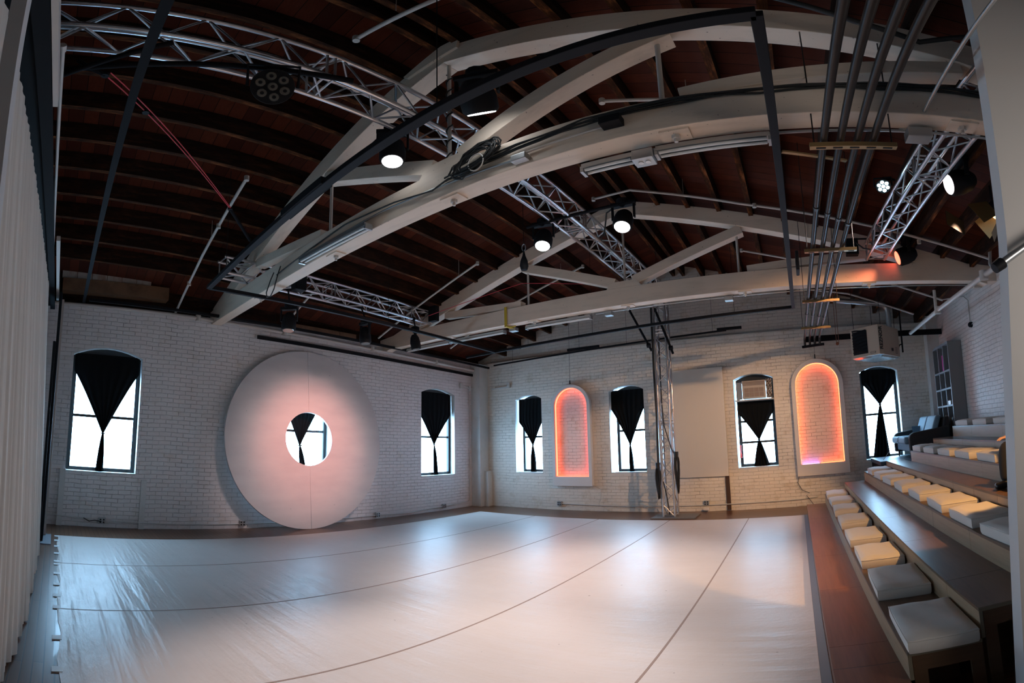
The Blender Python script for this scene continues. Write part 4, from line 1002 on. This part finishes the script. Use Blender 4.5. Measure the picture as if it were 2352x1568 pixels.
# ------------------------------------------------------------------ platform, sofa, bookshelf
P = thing('side_platform','slate blue platform beyond the bleachers carrying the sofa','platform',(10.7,10.3,0))
MB().prism([(9.93,.88),(9.93,.96),(11.70,.96),(11.70,.88)], lambda u,v,d:(u,d,v), 9.66, 10.95).build('platform_top','rug',P)
MB().box(9.95,10.0,9.7,10.93,.76,.88).build('fascia','blackm',P)
MB().box(10.42,11.68,8.97,9.66,.88,.96).build('platform_extension','rug',P)
for x in (10.15,11.5):
    for y in (9.75,10.8): MB().box(x-.035,x+.035,y-.035,y+.035,0,.88).build('leg','black',P)
SX, SY, SZ = 10.42, 9.30, .96
P = thing('sofa','blue grey velvet two-cushion sofa with a charcoal arm on the platform by the window','sofa',(10.8,9.95,SZ))
MB().box(10.52,11.22,9.42,10.72,SZ+.14,SZ+.30).build('base','sofa',P,bevel=.03)
for k in range(2): MB().box(10.40,11.0,9.46+k*.63,10.06+k*.63,SZ+.30,SZ+.44).build('seat_cushion','sofa',P,bevel=.04)
for k in range(2):
    g = MB(); f_ = lambda u,v,d:(10.92+.16*v+.13*u, d, SZ+.40+v*.42); g.prism([(0,0),(1,0),(1,1),(0,1)], f_, 9.46+k*.63, 10.06+k*.63); g.build('back_cushion','sofa',P,bevel=.04)
g = MB().prism([(11.08,0),(11.28,0),(11.34,.74),(11.24,.74)], lambda u,v,d:(u,d,SZ+.12+v*.88), 9.40, 10.74); g.build('back_frame','sofadk',P,bevel=.02)
for y in (9.30,10.70):
    poly = [(10.47,.10),(11.30,.10),(11.30,.60),(10.80,.545),(10.56,.52),(10.50,.49),(10.465,.44)]
    MB().prism(poly, lambda u,v,d:(u,d,SZ+v), y, y+.13).build('armrest','sofadk',P,bevel=.025)
for x in (10.54,11.2):
    for y in (9.38,10.70): MB().lathe((x,y,SZ),(0,0,1),[(0,.012),(.14,.024)],10).build('leg','legwood',P,True)
g = MB().grid(8,8,lambda a,b_:(10.80+.28*a,10.30+.05*math.sin(a*3)+.10*b_, SZ+.46+.17*b_+.03*math.sin(a*PI)*math.sin(b_*PI)))
tag(g.build('scatter_pillow','sofa',None,True),'small blue pillow leaning at the far end of the sofa','pillow')
line('thin bent wire rising from the platform in front of the sofa', [(10.03,9.9,.97),(10.28,9.95,1.25),(10.42,10.0,1.36),(10.55,10.1,1.37)], .006, 'wpaint','wire','wire')
BX0, BX1, BY0, BY1, BZ0, BZ1 = 11.42, 11.71, 9.32, 10.36, .97, 3.24
P = thing('bookshelf','tall grey bookshelf with three columns of cubbies against the right wall','bookshelf',(11.56,9.84,BZ0))
cz = [BZ0,1.30,1.98,2.33,2.69,BZ1-.03]; cz = [BZ0+.02,1.42,1.95,2.30,2.66,BZ1-.035]
MB().box(BX0,BX1,BY0,BY0+.03,BZ0,BZ1).build('side_panel','shelf',P); MB().box(BX0,BX1,BY1-.03,BY1,BZ0,BZ1).build('side_panel','shelf',P)
MB().box(BX0,BX1,BY0+.03,BY1-.03,BZ1-.05,BZ1).build('top','shelf',P)
for z in cz[:-1]: MB().box(BX0,BX1,BY0+.03,BY1-.03,z-.02,z+.015).build('shelf_board','shelf',P)
for k in (1,2): y = BY0+(BY1-BY0)*k/3; MB().box(BX0,BX1,y-.015,y+.015,BZ0,BZ1-.05).build('divider','shelf',P)
MB().box(BX1-.012,BX1,BY0+.03,BY1-.03,BZ0,BZ1-.05).build('back_panel','shelf_in',P)
def book(y, z, h, w, col, lb, d=.20, x=None):
    m_ = mat('cover', col, .55); g = MB(); x0 = (x or BX0+.03)
    P = thing('book', lb, 'book', (x0+.1,y,z), 'books on the grey shelf')
    MB().box(x0,x0+d,y-w/2,y+w/2,z,z+h).build('cover',m_,P)
    MB().box(x0+.004,x0+d+.003,y-w/2+.003,y+w/2-.003,z+.003,z+h+.002).build('pages','white',P)
zb = cz[1]+.015-.0; rnd = random.Random(3)
def row(y0, zs, specs, where):
    y = y0
    for k,(h,w,col,cn) in enumerate(specs):
        book(y-w/2, zs, h, w, col, '%s book in the %s, %s from its far side' % (cn, where, ORD[k])); y -= w+.004
# lower shelf: far, middle and near column (far column shows first, at left)
row(BY1-.05, cz[1]+.015, [(.24,.03,(.10,.10,.14),'charcoal'),(.22,.03,(.08,.12,.22),'navy'),(.19,.035,(.35,.10,.22),'maroon'),(.20,.03,(.16,.12,.26),'purple'),(.17,.04,(.55,.55,.58),'pale grey')], 'far low cubby')
row(BY0+.675, cz[1]+.015, [(.33,.035,(.60,.62,.62),'tall white'),(.25,.04,(.62,.56,.40),'cream'),(.26,.03,(.16,.14,.12),'dark brown'),(.21,.035,(.28,.32,.34),'slate'),(.24,.03,(.12,.2,.25),'teal'),(.22,.03,(.45,.45,.42),'stone grey')], 'middle low cubby')
row(BY0+.325, cz[1]+.015, [(.27,.035,(.62,.50,.22),'mustard'),(.24,.03,(.20,.16,.10),'umber'),(.26,.03,(.14,.16,.2),'dark blue'),(.28,.03,(.55,.60,.66),'pale blue'),(.25,.03,(.1,.1,.1),'black'),(.20,.04,(.6,.6,.56),'ivory')], 'near low cubby')
book(BY0+.50, cz[4]+.015, .34, .05, (.55,.03,.25), 'upright magenta book alone in the top middle cubby')
book(BY0+.44, cz[4]+.015, .24, .03, (.12,.10,.14), 'dark slim book beside the magenta one')
tag(MB().box(BX0+.0,BX0+.14,BY0+.13,BY0+.29,cz[2]+.016,cz[2]+.10).build('white_box','white',None,bevel=.004),'small white box on the near column of the bookshelf','box')
tag(MB().lathe((BX0+.08,BY0+.80,cz[2]+.016),(0,0,1),[(0,.03),(.05,.045),(.09,.02)],12).build('small_pot','oldwood',None,True),'small brown pot in the far column of the bookshelf','pot')

# wall lamp on the right wall
P = thing('wall_fixture','small dark round fixture with a stem high on the right brick wall','wall fixture',(11.68,8.66,3.42))
MB().lathe((11.72,8.66,3.42),(-1,0,0),[(0,.055),(.05,.05),(.07,.03)],14).build('fixture_body','blackm',P,True)
MB().tube([(11.69,8.66,3.46),(11.69,8.66,3.9),(11.66,8.8,4.02),(11.3,9.4,4.1)],.012,8).build('stem','wpaint',P,True)
line('thin cable stretched along the right brick wall from the round fixture', [(11.70,8.62,3.42),(11.70,6.0,3.52)], .006, 'wpaint','power_cable','cable')

# ------------------------------------------------------------------ heater
P = thing('unit_heater','beige ceiling hung unit heater with black louvres above the sofa window','heater',(10.1,9.95,3.05))
Lf = Vector((9.57,9.86,0)); Cn = Vector((10.06,9.40,0)); Cn2 = Vector((10.15,9.46,0)); Rt = Vector((10.60,10.00,0)); Bk = Vector((10.12,10.42,0)); z0, z1 = 3.06, 3.66
g = MB(); poly = [Lf,Cn,Cn2,Rt,Bk]
g.v += [Vector((p.x,p.y,z)) for z in (z0,z1) for p in poly]; n = 5
g.f += [tuple(range(n))[::-1], tuple(range(n,2*n))]+[(k,(k+1)%n,n+(k+1)%n,n+k) for k in range(n)]
g.build('cabinet','heater',P,bevel=.008)
d = (Cn-Lf).normalized(); nn = Vector((d.y,-d.x,0)); 
if nn.y > 0: nn = -nn
fp = lambda u,v,e: Lf+d*u+nn*e+Vector((0,0,v)); Lw = (Cn-Lf).length
MB().prism([(.05,z0+.06),(.40,z0+.06),(.40,z1-.07),(.05,z1-.07)], fp, -.0, .006).build('louvre_recess','black',P)
for k in range(8):
    zz = z0+.09+k*.062
    g = MB().grid(10,1,lambda a,b_: fp(.055+.34*a, zz+.014*math.sin(a*5+k)+.022*b_, .008+.028*b_)); g.build('louvre_blade','blackm',P,True)
MB().prism([(.46,z0+.04),(.58,z0+.04),(.58,z0+.075),(.46,z0+.075)], fp, 0, .004).build('rating_label','text',P)
MB().prism([(.47,z0+.047),(.57,z0+.047),(.57,z0+.068),(.47,z0+.068)], fp, .004, .006).build('label_face','heater',P)
d2 = (Rt-Cn2).normalized(); n2 = Vector((d2.y,-d2.x,0)); 
if n2.y > 0: n2 = -n2
fq = lambda u,v,e: Cn2+d2*u+n2*e+Vector((0,0,v))
MB().prism([(.34,z0+.10),(.42,z0+.10),(.42,z0+.16),(.34,z0+.16)], fq, 0, .004).build('black_badge','text',P)
g = MB()
for k in range(5): g.prism([(.50,z0+.06+k*.03),(.60,z0+.06+k*.03),(.60,z0+.068+k*.03),(.50,z0+.068+k*.03)], fq, 0, .003)
g.build('small_print','text',P)
g = MB(); inset = [c_.lerp((Lf+Rt)/2,.16) for c_ in poly]
g.v += [Vector((p.x,p.y,z0-.035)) for p in inset]+[Vector((p.x,p.y,z0)) for p in [c_.lerp((Lf+Rt)/2,.03) for c_ in poly]]
g.f += [tuple(range(5))]+[(k,(k+1)%5,5+(k+1)%5,5+k) for k in range(5)]; g.build('underside_tray','hbot',P,True)
# lettering: REZNOR reading upward on the chamfered corner
cu = bpy.data.curves.new('heater_lettering','FONT'); cu.body = 'REZNOR'; cu.size = .118; cu.extrude = .001; cu.align_x = 'CENTER'; cu.align_y = 'CENTER'; cu.offset = .003
to = bpy.data.objects.new('heater_lettering', cu); COL.objects.link(to)
dg = bpy.context.evaluated_depsgraph_get(); me = bpy.data.meshes.new_from_object(to.evaluated_get(dg)); bpy.data.objects.remove(to)
d3 = (Cn2-Cn).normalized(); n3 = Vector((d3.y,-d3.x,0)); 
if n3.y > 0: n3 = -n3
mid = (Cn+Cn2)/2+n3*.010+Vector((0,0,(z0+z1)/2+.03))
xa = Vector((0,0,1)); za = n3; ya = za.cross(xa)
Mx = Matrix((xa,ya,za)).transposed().to_4x4(); Mx.translation = mid-ORG[P.name]
me.transform(Mx); me.materials.clear(); me.materials.append(M['text'])
to = bpy.data.objects.new('brand_lettering', me); COL.objects.link(to); to.parent = P; ORG[to.name] = ORG[P.name]
for p in (Lf,Cn2,Rt,Bk):
    q = p.lerp((Lf+Rt)/2,.15); MB().tube([(q.x,q.y,z1),(q.x,q.y,roofz(q.x,q.y)+.02)], .005, 6).build('hanger_rod','black',P)
P = thing('flue_duct','round silver flue pipe bending down into the back of the heater','duct',(10.45,9.95,3.68))
MB().tube([(10.42,10.0,3.67),(10.42,10.0,4.02),(10.40,9.99,4.12),(10.33,9.97,4.19),(10.2,9.95,4.22),(9.35,9.85,4.30)], .055, 14).build('flue_pipe','steel',P,True)
MB().lathe((10.42,10.0,3.98),(0,0,1),[(0,.06),(.03,.06)],14).build('joint_band','steel',P,True)
line('black gas pipe with a valve beside the heater', [(10.70,10.15,4.1),(10.70,10.15,3.35),(10.70,10.15,3.18)], .018, 'black','gas_pipe','pipe')
line('flexible gas line feeding the right side of the heater', [(10.70,10.15,3.36),(10.64,10.12,3.34),(10.60,10.06,3.28)], .013, 'black','gas_line','pipe')
P = thing('hanging_pulley','small rusty pulley hanging on two thin rods left of the heater','pulley',(9.33,10.2,3.42))
MB().lathe((9.33,10.18,3.46),(0,1,0),[(0,.035),(.04,.035)],10).build('pulley_wheel','copper',P,True)
for x in (9.31,9.36): MB().tube([(x,10.2,3.48),(x,10.2,roofz(x,10.2)+.02)],.006,5).build('rod','copper',P)
for x,y in ((8.05,10.6),(9.75,10.6),(9.95,10.6),(11.35,10.55)):
    pass

# ------------------------------------------------------------------ lights
DAY = (.38,.68,1.0)
wd = bpy.data.worlds.new('World'); SC.world = wd; wd.use_nodes = True
bg = wd.node_tree.nodes['Background']; bg.inputs[0].default_value = (*DAY,1); bg.inputs[1].default_value = 23.0
def portal(c, sx, sy, d):
    L = bpy.data.lights.new('portal','AREA'); L.shape = 'RECTANGLE'; L.size = sx; L.size_y = sy; L.cycles.is_portal = True
    o = bpy.data.objects.new('portal', L); COL.objects.link(o); o.location = c; aim(o, d)
    return o
for a,c,s_,sp_,ap in LW: 
    o = portal((-.30,(a+c)/2,(s_+sp_)/2), c-a, sp_-s_, (1,0,0)); o.rotation_euler = Matrix(((0,0,-1),(1,0,0),(0,-1,0))).transposed().to_euler() if False else o.rotation_euler
for a,c,s_,sp_,ap in BW: portal(((a+c)/2,YB+.32,(s_+sp_)/2), c-a, sp_-s_, (0,-1,0))
CW = (1.,.86,.78)
lamp('head_beam', (6.43,2.9,4.22), (-.05,-.06,-.99), 330, (1,.84,.79), 58, .8)
lamp('head_beam', (5.41,3.01,4.30), (.18,-.06,-.98), 200, (1,.84,.79), 56, .8)
lamp('head_beam', (6.47,5.60,4.31), (-.02,-.05,-1.), 440, (1,.80,.72), 78, .7)
lamp('head_beam', (5.33,5.63,4.31), (-.1,.1,-.98), 420, (1,.80,.72), 74, .8)
lamp('side_beam', (9.93,5.0,4.22), (-.75,.3,-.6), 120, (1,.84,.76), 70, .8)
lamp('red_beam', (9.85,7.25,4.15), (-.9,.15,-.6), 25, (1,.25,.12), 60, .8)
lamp('disc_beam', (5.20,5.35,4.25), Vector((.3,5.36,1.72))-Vector((5.20,5.35,4.25)), 780, (1,.24,.16), 31, 1.0)
lamp('disc_wash', (5.20,5.50,4.25), Vector((.3,5.33,1.45))-Vector((5.20,5.50,4.25)), 560, (1,.74,.70), 40, .8, .28)
lamp('back_wash', (10.50,5.28,3.95), Vector((6.0,11,1.3))-Vector((10.50,5.28,3.95)), 900, (1,.58,.31), 58, .9, .05)
lamp('amber_beam', (10.7,2.85,3.35), Vector((9.0,6.4,.45))-Vector((10.7,2.85,3.35)), 480, (1,.50,.16), 44, .15, .04)

def add_fill(loc, d, sx, sy, e, col):
    L = bpy.data.lights.new('partition_fill','AREA'); L.shape = 'RECTANGLE'; L.size = sx; L.size_y = sy; L.energy = e; L.color = col; L.spread = math.radians(110)
    o = bpy.data.objects.new('partition_fill', L); COL.objects.link(o); o.location = loc; aim(o, d)
# unseen fill light added to brighten the white near-right partition
add_fill((11.25,.35,2.3), (-.5,.85,.0), 1.0, 1.4, 15, (1,.90,.82))

# ------------------------------------------------------------------ camera (spherical panorama crop)
F_ = 1079.1523665
cam = bpy.data.cameras.new('camera'); co_ = bpy.data.objects.new('camera', cam); COL.objects.link(co_); SC.camera = co_
R_ = Vector((.82261323,.56832146,-.01783805)); U_ = Vector((.07550887,-.07809332,.99408241)); Fw = Vector((-.56356534,.81909227,.10715391))
mw = Matrix((R_,U_,-Fw)).transposed().to_4x4(); mw.translation = (8.34738,.50676,1.70); co_.matrix_world = mw
cam.type = 'PANO'; cam.panorama_type = 'EQUIRECTANGULAR'
cam.longitude_min = -1176/F_; cam.longitude_max = 1176/F_
cam.latitude_max = (784+121.29324)/F_; cam.latitude_min = -(784-121.29324)/F_
cam.clip_start = .05; cam.clip_end = 100

vs = SC.view_settings; vs.view_transform = 'Standard'; vs.look = 'None'; vs.gamma = 1; vs.use_curve_mapping = False; vs.exposure = 0.0
SC.cycles.use_denoising = True
SC.cycles.max_bounces = 10; SC.cycles.diffuse_bounces = 6; SC.cycles.transparent_max_bounces = 16
SC.cycles.sample_clamp_indirect = 6.0; SC.cycles.caustics_reflective = False; SC.cycles.caustics_refractive = False
